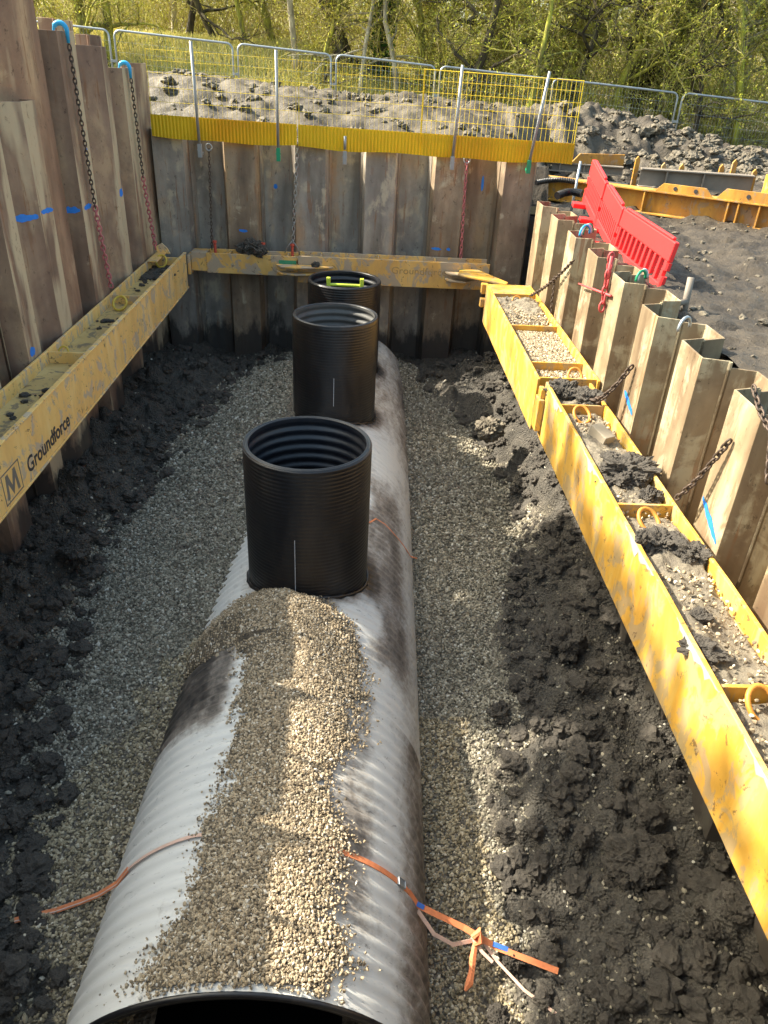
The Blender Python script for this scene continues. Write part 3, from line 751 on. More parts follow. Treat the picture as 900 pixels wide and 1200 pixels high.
# far wall: front pans start at these x, recessed pans between
FYF, FYB = 12.43, 12.79; FYM = (FYF+FYB)/2
far = {}
x0 = -3.17; kf = 0
fw = []
for k in range(6):
    xs = -3.17 + 1.06*k
    fw.append(('front', xs)); 
    if k < 5: fw.append(('back', xs+.53))
for i, (kd, xs) in enumerate(fw):
    yf = FYF if kd == 'front' else FYB
    plan = [(xs-.045, FYM), (xs, yf), (xs+.44, yf), (xs+.485, FYM)]
    if kd == 'back': plan = [(xs-.045, FYM), (xs, yf), (xs+.44, yf), (xs+.485, FYM)]
    zt = -.97 - .035*(xs+3.17) + random.uniform(-.012, .012)
    desc = {0: 'dark grey sheet pile in the far left corner, standing proud', 1: 'grey recessed sheet pile, left-most of those set back in the far wall',
            10: 'rusty brown sheet pile at the right end of the far wall'}
    extra = ['grey', 'grey', 'tan and grey', 'grey with a blue dab', 'mud-flecked', 'blue-grey', 'pale brown', 'slate coloured', 'brown with blue dashes', 'brownish recessed', 'rusty'][i]
    lab = desc.get(i, '%s sheet pile of the far wall, %s from its left end' % (extra, ORD[i]))
    far[i] = sheet('sheet_pile', plan, zt, STEEL_FAR_RUST if i in (2, 8, 9, 10) else STEEL_FAR, lab, 'sheet piles in the far wall', seed=i)
paint(far[2], [((-1.95, FYF-.011, -2.36), (.13,0,-.01), (0,0,.055))])
paint(far[3], [((-1.43, FYB-.011, -1.76), (.06,0,0), (0,0,.08))])
paint(far[8], [((1.09, FYF-.011, -2.50), (.16,0,-.01), (0,0,.05)), ((1.33, FYF-.011, -2.50), (.06,0,-.01), (0,0,.05))])
paint(far[9], [((1.83, FYB-.011, -1.66), (.04,0,0), (0,0,.26))])

# left wall: irregular plan read off the photograph, every sheet with its own height
LP = [
 ([(-3.56,2.6),(-3.2,2.7),(-3.2,3.15),(-3.38,3.2)], -1.14), ([(-3.38,3.2),(-3.55,3.25),(-3.55,3.65),(-3.38,3.7)], -.84),  # unseen near sheets: tops set to place the sun and shade edge
 ([(-3.38,3.7),(-3.2,3.76),(-3.2,4.2),(-3.38,4.25)], -1.16), ([(-3.38,4.25),(-3.55,4.3),(-3.55,4.75),(-3.38,4.8)], -.82),
 ([(-3.38,4.8),(-3.2,4.86),(-3.2,5.3),(-3.38,5.35)], -1.15), ([(-3.38,5.35),(-3.55,5.4),(-3.55,5.85),(-3.38,5.9)], -.84),
 ([(-3.38,5.9),(-3.2,5.96),(-3.2,6.4),(-3.38,6.46)], .7), ([(-3.38,6.46),(-3.55,6.52),(-3.55,6.95),(-3.38,7.0)], .9),
 ([(-3.38,7.0),(-3.2,7.06),(-3.2,7.36),(-3.38,7.42)], .9),
 ([(-3.38,7.42),(-3.52,7.50),(-3.2,7.94),(-3.2,8.27),(-3.34,8.30)], -.45),
 ([(-3.42,7.95),(-3.56,8.0),(-3.3,8.38),(-3.3,8.92),(-3.42,8.95)], 1.15),
 ([(-3.42,8.95),(-3.5,8.98),(-3.5,9.06),(-3.42,9.09)], .30),
 ([(-3.42,9.09),(-3.2,9.15),(-3.2,9.68),(-3.4,9.72)], .15),
 ([(-3.4,9.72),(-3.58,9.76),(-3.58,10.22),(-3.42,10.32)], .27),
 ([(-3.42,10.32),(-3.2,10.57),(-3.2,10.76),(-3.4,10.80)], .03),
 ([(-3.4,10.80),(-3.56,10.84),(-3.56,11.22),(-3.4,11.27)], .15),
 ([(-3.4,11.27),(-3.2,11.36),(-3.2,11.94),(-3.36,11.98)], -.19),
 ([(-3.36,11.98),(-3.4,12.02),(-3.2,12.60),(-3.24,12.7)], -.14)]
LLAB = {9: 'short tan sheet pile in front of the tallest one at the left edge', 10: 'tallest red-brown sheet pile, rising past the top left of the picture',
 11: 'narrow set-back sheet pile right behind the tallest one of the left wall', 12: 'sheet pile of the left wall with the taller blue hook and chain',
 13: 'high set-back sheet pile showing between the two hooked ones', 14: 'plain sheet pile of the left wall between the two blue hooks, paler at its edge',
 15: 'dark set-back sheet pile just left of the lower blue hook', 16: 'sheet pile of the left wall with the lower blue hook and chain', 17: 'last sheet pile of the left wall, against the far corner'}
left = {}
for i, (plan, zt) in enumerate(LP):
    lab = LLAB.get(i, 'brown sheet pile of the left wall, %s sheet nearer than the short tan one' % ORD[max(0, 8-i)])
    left[i] = sheet('sheet_pile', plan[::-1], zt, STEEL_TALL if i in (10, 13) else STEEL_LEFT, lab, 'sheet piles in the left wall', seed=40+i)
paint(left[9], [((-3.191, 7.96, -1.44), (0, .32, -.02), (0, 0, .06))])
def onflange(p, q, t, z, off=.012):
    p = Vector((p[0], p[1], 0)); q = Vector((q[0], q[1], 0)); d = q-p; n = Vector((d.y, -d.x, 0)).normalized(); w = p + d*t + n*off; return (w.x, w.y, z)
def fl_mark(pile, p, q, t0, t1, z0, z1):
    a = Vector(onflange(p, q, t0, z0)); b = Vector(onflange(p, q, t1, z0)); paint(pile, [(a, b-a, (0, 0, z1-z0))])
fl_mark(left[9], (-3.52,7.50), (-3.2,7.94), .45, .95, -1.48, -1.40)
fl_mark(left[12], (-3.42,9.09), (-3.2,9.15), .1, .9, -1.62, -1.53)
paint(left[12], [((-3.191, 9.2, -1.60), (0, .25, 0), (0, 0, .07)), ((-3.191, 9.5, -1.02), (0, .08, 0), (0, 0, .06))])
paint(left[14], [((-3.191, 10.6, -1.66), (0, .14, 0), (0, 0, .12))])
paint(left[8], [((-3.191, 7.1, -2.62), (0, .12, 0), (0, 0, .12))])

# right wall
RXF, RXB = 2.47, 2.84; RXM = (RXF+RXB)/2
right = {}
n = 0
for k in range(-3, 8):
    yn = 4.20 + .975*k       # near edge of the front pan
    zt = -1.73 + .024*(yn-4.2)
    front = [(RXM, yn-.055), (RXF, yn), (RXF, yn+.40), (RXM, yn+.455)]
    back = [(RXM, yn+.455), (RXB, yn+.51), (RXB, yn+.865), (RXM, yn+.92)]
    extra = ['clay-smeared', 'tan', 'streaky brown', 'orange-stained', 'pale tan', 'brown and cream', 'mud-spattered', 'grey-brown'][k % 8]
    fn = ['nearest', 'nearest', 'nearest', 'nearest', 'second nearest', 'third nearest', 'fourth nearest', 'fifth nearest', 'sixth nearest', 'seventh nearest', 'farthest'][k+3]
    lab = '%s sheet pile bulging into the trench, %s in the right wall' % (extra, fn) if k >= 0 else 'bulging sheet pile of the right wall, %s beyond the picture edge' % ORD[-k-1]
    right[(k, 0)] = sheet('sheet_pile', front, zt+random.uniform(-.015, .015), STEEL_RIGHT, lab, 'sheet piles in the right wall', seed=70+2*k)
    lab = '%s set-back sheet pile beyond the %s bulging one at right' % (extra.split()[0], fn) if k >= 0 else 'set-back sheet pile of the right wall, %s beyond the picture edge' % ORD[-k-1]
    if k < 7: right[(k, 1)] = sheet('sheet_pile', back, zt+random.uniform(-.03, .01), STEEL_RIGHT, lab, 'sheet piles in the right wall', seed=71+2*k)
paint(right[(2, 0)], [((RXF-.011, 6.50, -2.52), (0, -.30, -.10), (0, 0, .07))])
paint(right[(0, 0)], [((RXF-.011, 4.58, -2.56), (0, -.34, -.16), (0, 0, .075))])

# ------------------------------------------------------------------ walers (the yellow framing beams)
WT = -2.63
def beam_y(name, x0, x1, y0, y1, zt, h, mat, tray, label, group, stiff, web=.13, inner='x1', t=.028):
    root = empty(name, ((x0+x1)/2, (y0+y1)/2, zt-h), label, 'waler beam', group); kids = []
    def wavy(xa, xb, zt_):
        mb = MB(); n = int((y1-y0)/.25); vs = []; fs = []
        rr = random.Random(int(x0*100)+int(y0*10))
        for i in range(n+1):
            y = y0+(y1-y0)*i/n; dz = rr.uniform(-.003, .003); dx = rr.uniform(-.002, .002)
            vs += [(xa+dx, y, zt_-h), (xb+dx, y, zt_-h), (xb+dx, y, zt_+dz), (xa+dx, y, zt_+dz)]
        for i in range(n):
            for j in range(4): fs.append((i*4+j, (i+1)*4+j, (i+1)*4+(j+1) % 4, i*4+(j+1) % 4))
        fs += [(0,1,2,3), tuple(n*4+j for j in (3,2,1,0))]
        mb.add(vs, fs); return mb
    kids.append(wavy(x0, x0+t, zt).build('flange', mat, bevel=.005))
    kids.append(wavy(x1-t, x1, zt).build('flange', mat, bevel=.005))
    mb = MB(); mb.box((x0+t, y0, zt-web-.02), (x1-t, y1, zt-web)); kids.append(mb.build('web', tray))
    for y, dz in stiff:
        mb = MB(); mb.box((x0+t, y-.012, zt-web+.001), (x1-t, y+.012, zt-dz)); kids.append(mb.build('stiffener', mat, bevel=.004))
    adopt(root, kids); return root
wl = beam_y('waler_beam', -3.17, -2.72, 3.2, 12.0, WT, .52, YEL_LEFT, YEL_TRAY, 'yellow steel waler along the left wall, with black lettering on its side', 'walers framing the trench',
            [(5.3, .0), (7.4, .01), (9.6, .02), (11.75, .01)])
mb = MB(); mb.box((-2.752, 3.2, WT+.001), (-2.705, 12.0, WT+.018)); mb.box((-2.7185, 3.2, WT-.52), (-2.705, 12.0, WT-.50)); 
adopt(wl, [mb.build('edge_strip', YEL_LEFT, bevel=.004)])
mb = MB(); mb.prism([(-3.14, WT), (-3.14, WT+.10), (-3.06, WT+.15), (-2.98, WT+.08), (-2.94, WT)], 1, 11.93, 11.97); 
mb.box((-3.14, 11.35, WT-.005), (-3.0, 11.93, WT+.02))
adopt(wl, [mb.build('end_plate', YEL_LEFT, bevel=.004)])
wr1 = beam_y('waler_beam', 1.80, 2.44, 7.15, 10.98, WT-.01, .56, YEL_RIGHT, YEL_TRAY, 'farther yellow waler along the right wall, filled with gravel and clay', 'walers framing the trench',
             [(9.05, .02), (7.75, .03), (7.2, .0), (10.45, .0)])
mb = MB(); mb.box((1.829, 10.46, WT-.035), (2.411, 10.96, WT-.012)); adopt(wr1, [mb.build('cover_plate', YEL_RIGHT, bevel=.004)])
mb = MB(); mb.box((1.74, 10.98, WT-.17), (1.83, 11.10, WT-.03)); mb.box((1.74, 10.98, WT-.36), (1.83, 11.08, WT-.24)); mb.box((1.83, 10.98, WT-.5), (2.4, 11.01, WT-.03)); adopt(wr1, [mb.build('end_lug', YEL_RIGHT, bevel=.008)])
wr2 = beam_y('waler_beam', 1.86, 2.325, .9, 7.06, WT, .58, YEL_RIGHT, YEL_TRAY, 'nearer yellow waler along the right wall, muddy with scraped grey edge', 'walers framing the trench',
             [(6.50, .01), (4.66, .01), (2.82, .02), (6.98, .10)])
mb = MB(); mb.box((1.795, 6.95, WT-.50), (1.858, 7.12, WT-.16)); mb.box((1.81, 6.98, WT-.16), (1.86, 7.10, WT-.06)); adopt(wr2, [mb.build('end_lug', YEL_RIGHT, bevel=.01)])
# grey scraped band: worn metal skin along the top edge
SCR = m_plain('bare_scraped_steel', (.36,.37,.36), .6, .3, .35, 14)
mb = MB(); rr = random.Random(4)
for (ya, yb) in ((5.55, 4.95), (4.35, 3.75), (3.35, 2.75), (2.45, 1.6), (6.9, 6.3)):
    n = 16; vs = []; fs = []
    for i in range(n+1):
        y = ya+(yb-ya)*i/n; w = (.018+.085*rr.random()**1.5)*math.sin(math.pi*min(1, max(.03, i/n)))
        vs += [(1.858, y, WT-.001), (1.858, y, WT-.004-w)]
    fs = [(2*i, 2*i+2, 2*i+3, 2*i+1) for i in range(n)]; mb.add(vs, fs)
adopt(wr2, [mb.build('bare_scrape', SCR)])

# far waler, in two overlapping lengths
def beam_x(x0, x1, y0, y1, zt, h, mat, label, web=.06):
    root = empty('waler_beam', ((x0+x1)/2, (y0+y1)/2, zt-h), label, 'waler beam', 'walers framing the trench'); kids = []
    for a, b in ((y0, y0+.028), (y1-.028, y1)):
        mb = MB(); mb.box((x0, a, zt-h), (x1, b, zt)); kids.append(mb.build('flange', mat, bevel=.005))
    mb = MB(); mb.box((x0, y0+.028, zt-web-.02), (x1, y1-.028, zt-web)); kids.append(mb.build('web', YEL_FAR))
    for x in np.arange(x0+.35, x1, .9):
        mb = MB(); mb.box((x-.01, y0+.028, zt-web+.001), (x+.01, y1-.028, zt-.012)); kids.append(mb.build('stiffener', mat))
    adopt(root, kids); return root
wf1 = beam_x(-2.42, -1.02, 12.06, 12.40, -2.62, .30, YEL_FAR, 'left length of the muddy waler across the far wall')
wf2 = beam_x(-1.00, 1.99, 12.02, 12.40, -2.60, .40, YEL_FAR, 'right length of the muddy waler across the far wall')
mb = MB(); mb.box((-2.66, 12.08, -2.90), (-2.42, 12.36, -2.62)); mb.box((-2.71, 12.02, -2.95), (-2.665, 12.3, -2.66)); adopt(wf1, [mb.build('end_lug', YEL_FAR, bevel=.006)])
for root, xa, xb, yy in ((wf2, -1.33, -.45, 12.0), (wf2, 1.30, 1.78, 11.98)):      # forked pin plates
    for z in (-2.75, -2.85):
        mb = MB(); mb.prism([(xa, yy-.02), (xa+.08, yy-.15), (xa+.3, yy-.20), (xb, yy-.06), (xb, yy), (xa, yy+.018)], 2, z, z+.022); adopt(root, [mb.build('pin_plate', YEL_FAR, bevel=.003)])
mb = MB(); mb.prism([(1.45, 11.60), (1.55, 11.50), (2.1, 11.08), (2.15, 11.2), (1.78, 11.97), (1.5, 11.85)], 2, -2.69, -2.665); adopt(wr1, [mb.build('gusset_plate', YEL_RIGHT, bevel=.003)])

# lettering and stickers
def text(body, size, loc, rot, mat, parent, name='lettering', ext=.0012, bold=0, sx=1):
    cu = bpy.data.curves.new(name, 'FONT'); cu.body = body; cu.size = size; cu.extrude = ext; cu.offset = bold; cu.resolution_u = 4
    o = bpy.data.objects.new(name, cu); COL.objects.link(o)
    o.data.materials.append(mat)
    dg = bpy.context.evaluated_depsgraph_get(); me = bpy.data.meshes.new_from_object(o.evaluated_get(dg)); COL.objects.unlink(o); bpy.data.objects.remove(o)
    if not me.materials: me.materials.append(mat)
    o = bpy.data.objects.new(name, me); COL.objects.link(o); M = Matrix.Translation(loc) @ rot.to_4x4() @ Matrix.Diagonal((sx, 1, 1, 1)); me.transform(M)
    adopt(parent, [o]); return o
rotL = Matrix(((0,0,1),(1,0,0),(0,1,0)))          # text reading along +Y, facing +X
rotF = Matrix(((1,0,0),(0,0,-1),(0,1,0)))         # text reading along +X, facing -Y
text('Groundforce', .19, (-2.7185, 5.58, -3.06), rotL, INK, wl, bold=.004, sx=1.0)
mb = MB()
for a, b in (((5.12,-3.11),(5.45,-3.11)), ((5.12,-2.86),(5.45,-2.86))): mb.box((-2.7195, a[0], a[1]), (-2.7175, b[0], a[1]+.012))
for y in (5.12, 5.44): mb.box((-2.7195, y, -3.11), (-2.7175, y+.012, -2.85))
for p in ([(5.16,-3.08),(5.19,-2.88),(5.23,-2.88),(5.28,-3.0),(5.33,-2.88),(5.37,-2.88),(5.40,-3.08),(5.36,-3.08),(5.345,-2.96),(5.28,-3.08),(5.215,-2.96),(5.20,-3.08)],):
    mb.prism(p, 0, -2.7195, -2.7175)
adopt(wl, [mb.build('emblem', INK_FADED)])
text('Groundforce', .15, (.45, 12.0185, -2.80), rotF, INK_GHOST, wf2, sx=1.1)
mb = MB(); mb.box((-1.30, 12.057, -2.74), (-1.03, 12.0595, -2.68)); adopt(wf1, [mb.build('sticker', STICKER)])
mb = MB(); mb.box((1.52, 12.0165, -2.75), (1.86, 12.0195, -2.69)); adopt(wf2, [mb.build('sticker', STICKER)])

# lifting rings on the walers
def ring(parent, c, r, mat, pinmat, tilt=60, yaw=0):
    M = Matrix.Translation(c) @ Matrix.Rotation(math.radians(yaw), 4, 'Z') @ Matrix.Rotation(math.radians(tilt), 4, 'X')
    mb = MB(); mb.tube([tuple(M @ Vector((r*math.cos(a), 1.25*r*math.sin(a), 0))) for a in np.linspace(0, 6.283, 22, endpoint=False)], r*.20, 8, closed=True)
    o = mb.build('lifting_ring', mat, smooth=True)
    mb = MB(); M2 = Matrix.Translation(c)
    mb.box((-.03, -.012, -.07), (.03, .10, .015), M2); mb.tube([tuple(M2 @ Vector(q)) for q in ((-.055, .03, .0), (.055, .03, .0))], .02, 8)
    p = mb.build('ring_bracket', pinmat, bevel=.004); adopt(parent, [o])
    p.parent = o; p.matrix_parent_inverse = Matrix.Translation(parent.location).inverted()
ring(wl, (-3.0, 11.6, WT-.04), .075, BRASS, REDPIN, 55)
ring(wl, (-2.98, 9.35, WT-.05), .08, BRASS, REDPIN, 40)
ring(wl, (-3.05, 7.55, WT-.07), .05, BRASS, BRASS, 60)
ring(wr1, (2.12, 10.25, WT-.06), .06, RINGO, REDPIN, 50)
ring(wr1, (2.22, 7.32, WT-.03), .07, RINGO, RINGO, 50)
ring(wr2, (2.06, 6.36, WT-.05), .075, RINGO, RINGO, 35, 10)
ring(wr2, (2.08, 4.50, WT-.05), .075, RINGO, REDPIN, 35, 20)
ring(wr2, (2.08, 2.72, WT-.05), .075, RINGO, RINGO, 40, 10)
for k, x in enumerate((-1.10, -1.55, -2.3)):
    mb = MB(); mb.tube([(x, 12.2, -2.68), (x, 12.2, -2.50)], .022, 8); mb.tube([(x, 12.2, -2.49), (x, 12.2, -2.46)], .032, 8); adopt(wf1, [mb.build('pin', REDPIN)])

# ------------------------------------------------------------------ clay and gravel lying in the walers
def tray_fill(name, x0, x1, y0, y1, zb, hfun, mat, label, seed, cat='clay', pebbles=None):
    X = np.arange(x0, x1+.001, .012); Y = np.arange(y0, y1+.001, .014); A, B = np.meshgrid(X, Y)
    ed = np.minimum(np.minimum(A-x0, x1-A), np.minimum(B-y0, y1-B))
    Z = zb + hfun(A, B) + .012*fbm(A*14, B*14, 0, 4, seed)
    rs = np.random.RandomState(seed)
    lumps(X, Y, Z, int((y1-y0)*90), x0, x1, y0, y1, .012, .05, rs=rs)
    Z = np.maximum(zb, zb+(Z-zb)*sst(0, .03, ed)); V = np.stack([A.ravel(), B.ravel(), Z.ravel()], 1)
    o = npmesh(name, V, grid_faces(len(X), len(Y)), mat, smooth=True)
    tag(o, label, cat, kind='stuff'); return o
ZB = WT-.128
tray_fill('clay_fill', 1.830, 2.408, 9.075, 10.44, ZB-.008, lambda a, b: .035+.05*sst(9.3, 10.2, b)+.03*fbm(a*4, b*4, 0, 3, 2), MUD_TRAY, 'grey-brown clay in the far tray of the right waler', 3)
tray_fill('clay_fill', 1.890, 2.295, 4.70, 6.48, ZB, lambda a, b: .035+.06*sst(5.9, 5.0, b)*0+.05*np.exp(-((b-5.4)/.45)**2)+.02*fbm(a*5, b*3, 0, 3, 3), MUD_TRAY, 'clay spread in the right waler between the two orange lifting rings', 4)
tray_fill('clay_fill', 1.890, 2.295, 2.84, 4.64, ZB, lambda a, b: .03+.05*np.exp(-((b-4.25)/.3)**2)+.02*fbm(a*5, b*3, 0, 3, 5), MUD_TRAY, 'flattened pale clay in the near part of the right waler', 5)
tray_fill('clay_fill', 1.890, 2.295, 1.0, 2.80, ZB, lambda a, b: .05+.03*fbm(a*5, b*3, 0, 3, 6), MUD_TRAY, 'clay in the right waler at the edge of the picture', 6)
tray_fill('clay_fill', 1.890, 2.295, 6.53, 6.96, ZB, lambda a, b: .05+.03*fbm(a*5, b*3, 0, 3, 7), MUD_TRAY, 'clay under the dark clods at the joint of the right walers', 7)
rs = np.random.RandomState(9); n = 5200
p = np.stack([rs.uniform(1.835, 2.405, n), rs.uniform(7.78, 9.03, n), np.full(n, ZB+.02)], 1); p[:, 2] += rs.uniform(0, .012, n)
n2 = 900; q = np.stack([rs.uniform(1.835, 2.405, n2), rs.uniform(7.25, 7.73, n2), np.full(n2, ZB+.0)], 1)
n3 = 900; q3 = np.stack([rs.uniform(1.9, 2.28, n3), rs.uniform(1.2, 6.4, n3), np.full(n3, ZB+.055)], 1)
q4 = np.stack([rs.uniform(1.835, 2.405, 700), rs.uniform(9.1, 10.4, 700), np.full(700, ZB+.065)], 1)
pp = np.concatenate([p, q, q3, q4])
tag(stones('tray_gravel', pp, rs.uniform(.008, .016, len(pp)), GRAVEL_PIPE, rs), 'beige chippings lying in the trays of the right waler', 'gravel', kind='stuff')
def clay_clod(c, r, label, mat=CLOD, seed=0, grp='clay clods on the walers'):
    rs = np.random.RandomState(seed+500); vv, ff = [], []
    clod(vv, ff, (0,0,0), r, rs, 4)
    for _ in range(26):
        a = rs.uniform(0, 6.28); k = rs.uniform(.10, .38)
        clod(vv, ff, (r[0]*.75*math.cos(a), r[1]*.75*math.sin(a), -r[2]*.3+rs.rand()*r[2]*.8), (r[0]*k, r[1]*k, r[2]*k*1.2), rs, 3)
    o = npmesh('clay_clod', np.concatenate(vv), np.concatenate(ff), mat, smooth=False); o.location = c
    return tag(o, label, 'clay clod', grp)
clay_clod((2.02, 6.95, ZB+.07), (.14,.13,.10), 'dark clay clod on the left at the joint of the two right walers', seed=1)
clay_clod((2.22, 6.72, ZB+.07), (.13,.15,.09), 'dark clay clod beside the piles, just short of the waler joint', seed=2)
clay_clod((2.13, 5.22, ZB+.09), (.17,.24,.11), 'biggest clay clod, in the middle of the near right waler', seed=3)
clay_clod((2.22, 4.86, ZB+.06), (.09,.08,.07), 'small clod between the biggest one and the red-pinned ring', seed=4)
clay_clod((2.06, 4.22, ZB+.07), (.16,.11,.08), 'wide clod just nearer than the red-pinned lifting ring', seed=5)
clay_clod((2.22, 4.08, ZB+.07), (.10,.12,.08), 'crumbly clod against the outer flange, nearer than the red-pinned ring', seed=6)
clay_clod((1.90, 4.15, WT+.02), (.035,.05,.045), 'small dark lump stuck on the inner edge of the right waler', seed=7)
clay_clod((1.94, 3.15, ZB+.06), (.07,.12,.05), 'low clod against the inner flange in the near right waler', seed=8)
clay_clod((2.05, 3.45, ZB+.05), (.05,.06,.04), 'fist-sized lump alone on the pale clay of the right waler', seed=17)
clay_clod((-1.72, 12.2, -2.55), (.24,.13,.12), 'dark mound of clay on top of the far waler', seed=9)
clay_clod((-.72, 11.93, -2.70), (.06,.05,.05), 'brown stone-like lump on the pin plates of the far waler', seed=10)
clay_clod((1.75, 9.0, -4.05), (.17,.17,.13), 'pale lumpy boulder of clay below the farther right waler', mat=MUD_TRAY, seed=11, grp='clay boulders on the trench floor')
clay_clod((-2.72, 6.15, -4.2), (.16,.14,.12), 'grey boulder of clay near the foot of the left wall', seed=12, grp='clay boulders on the trench floor')
clay_clod((1.95, 5.2, -4.42), (.17,.15,.12), 'rounded clay boulder on the right floor beside the gravel', seed=13, grp='clay boulders on the trench floor')
clay_clod((1.95, 3.1, -4.48), (.17,.18,.12), 'large clay boulder low on the right floor under the near waler', seed=14, grp='clay boulders on the trench floor')
clay_clod((1.05, 2.55, -4.68), (.06,.06,.05), 'round black lump between the strap tails', seed=15, grp='clay boulders on the trench floor')
clay_clod((.92, 2.22, -4.70), (.055,.055,.05), 'round black lump at the bottom edge right of the pipe', seed=16, grp='clay boulders on the trench floor')
mb = MB(); M = Matrix.Translation((2.10, 5.86, ZB+.10)) @ Matrix.Rotation(.5, 4, 'Z') @ Matrix.Rotation(.25, 4, 'X')
mb.box((-.06, -.10, -.06), (.06, .10, .06), M); tag(mb.build('timber_block', TIMBER, bevel=.006), 'sawn timber offcut lying in clay in the right waler', 'timber')
# clods dotted in the left tray
vv, ff = [], []; rs = np.random.RandomState(21)
for i in range(70):
    y = rs.choice([11.2, 10.6, 9.0, 8.6, 6.3, 10.9, 9.9]) + rs.uniform(-.35, .35); r = .008+.035*rs.rand()**2
    clod(vv, ff, (rs.uniform(-3.12, -2.78), y, ZB+r*.3), (r, r*1.3, r*.6), rs)
for i in range(26):
    r = .05+.03*rs.rand(); clod(vv, ff, (rs.uniform(-3.1, -2.8), rs.uniform(10.95, 11.6), ZB), (r*1.2, r*1.5, r*.35), rs)
tag(npmesh('clay_crumbs', np.concatenate(vv), np.concatenate(ff), CLOD, smooth=True), 'dark clay crumbs in the tray of the left waler', 'clay', kind='stuff')

# ------------------------------------------------------------------ chains and hooks
def chain(name, pts, mat, label, group='chains on the trench walls', L=.055, w=.034, r=.0075, cat='chain'):
    pts = [Vector(p) for p in pts]; seg = [0]
    for i in range(1, len(pts)): seg.append(seg[-1] + (pts[i]-pts[i-1]).length)
    mb = MB(); s = 0; k = 0; rr = random.Random(len(label))
    while s < seg[-1]:
        i = max(j for j in range(len(seg)) if seg[j] <= s+1e-9); i = min(i, len(pts)-2)
        t = (s-seg[i])/max(1e-6, seg[i+1]-seg[i]); p = pts[i].lerp(pts[i+1], t); d = (pts[i+1]-pts[i]).normalized()
        a = d.orthogonal().normalized(); b = d.cross(a); ang = (k % 2)*math.pi/2 + .5 + rr.uniform(-.2, .2); e = a*math.cos(ang)+b*math.sin(ang)
        loop = []
        for q in range(10):
            th_ = 2*math.pi*q/10; loop.append(p + d*(L*.62*math.cos(th_)) + e*(w*.5*math.sin(th_)))
        mb.tube(loop, r, 5, closed=True); s += L*.92; k += 1
    o = mb.build(name, mat, smooth=True); c = pts[0].copy()
    o.data.transform(Matrix.Translation(-c)); o.location = c
    return tag(o, label, cat, group)
def sag(a, b, n=14, dz=.03):
    a = Vector(a); b = Vector(b); return [a.lerp(b, i/n) + Vector((0, 0, -dz*math.sin(math.pi*i/n))) for i in range(n+1)]
def hook(parent, c, r, mat=BLUE_HOOK, along=Vector((0,0,1)), out=Vector((1,0,0))):
    """hook over the top edge of a sheet with its shank down the trench side"""
    c = Vector(c); pts = []
    for a in np.linspace(math.radians(-200), math.radians(0), 12): pts.append(c + out*(r*math.cos(a)) + Vector((0,0,1))*(-r*math.sin(a)))
    pts = [c + out*(r*math.cos(a)) + Vector((0,0,1))*(r*math.sin(a)) for a in np.linspace(math.radians(195), 0, 12)] + [c + out*(r*.97) - Vector((0,0,1))*r*1.6]
    mb = MB(); mb.tube(pts, [r*.22]*3 + [r*.38]*8 + [r*.34, r*.25], 8); o = mb.build('hook', mat, smooth=True); adopt(parent, [o]); return o
c1 = chain('hanging_chain', sag((-3.14, 9.32, .0), (-3.14, 9.42, -1.6)), CHAIN, 'long dark chain from the higher blue hook down the left wall')
hook(c1, (-3.21, 9.32, .15), .068)
c1b = chain('chain_tail', sag((-3.14, 9.42, -1.6), (-3.08, 9.42, -2.52)), CHAIN_PINK, 'pinkish red chain tail reaching the left waler below the higher hook', L=.06, w=.05, r=.010)
c2 = chain('hanging_chain', sag((-3.14, 11.55, -.34), (-3.14, 11.62, -1.55)), CHAIN, 'dark chain from the lower blue hook near the far corner')
hook(c2, (-3.21, 11.55, -.20), .068)
c2b = chain('chain_tail', sag((-3.14, 11.62, -1.55), (-3.08, 11.66, -2.5)), CHAIN_PINK, 'pinkish red chain tail reaching the left waler by the far corner', L=.06, w=.05, r=.010)
ch = chain('hanging_chain', sag((-2.33, 12.38, -1.22), (-2.36, 12.25, -2.58)), CHAIN, 'thin dark chain on the far wall by its left corner', r=.006, w=.03)
def eye(parent, c, mat=GALV):
    c = Vector(c); mb = MB(); mb.tube([c + Vector((.045*math.cos(a), 0, .045*math.sin(a))) for a in np.linspace(0, 6.283, 16, endpoint=False)], .011, 6, closed=True)
    mb.tube([c + Vector((0,0,.045)), c + Vector((0,0,.16))], .006, 5); adopt(parent, [mb.build('hook', mat, smooth=True)])
eye(ch, (-2.33, 12.38, -1.17))
ch = chain('hanging_chain', sag((-1.02, 12.38, -1.1), (-1.10, 12.24, -2.5)), CHAIN_PALE, 'pale galvanised chain on the far wall left of the shafts', r=.009, w=.045, L=.07)
eye(ch, (-1.02, 12.38, -1.02))
mb = MB()
for k in (-1, 1): mb.tube([(-1.10, 12.24, -2.42), (-1.10+k*.07, 12.22, -2.50), (-1.10+k*.12, 12.20, -2.60)], .008, 6)
adopt(ch, [mb.build('shackle', CHAIN_PALE, smooth=True)])
ch = chain('hanging_chain', sag((1.52, 12.38, -1.22), (1.55, 12.24, -2.56)), CHAIN_PINK, 'rusty chain on the far wall right of the shafts', r=.008, w=.04, L=.065)
eye(ch, (1.52, 12.38, -1.17))
ch = chain('hanging_chain', sag((2.44, 8.95, -1.86), (2.30, 10.3, -2.62), 14, .05), CHAIN, 'taut dark chain slanting from the right wall to the farther right waler', r=.008, w=.036)
ch = chain('chain_tail', sag((2.40, 9.5, -2.18), (2.40, 9.42, -2.60)), CHAIN, 'short thin chain hanging from the slanting one on the right wall', r=.006, w=.03, L=.04)
cr = chain('load_binder', sag((2.43, 7.55, -1.52), (2.42, 7.50, -2.06)), CHAIN_RED, 'red ratchet chain hanging on the right wall with its bar sticking out', L=.085, w=.06, r=.011)
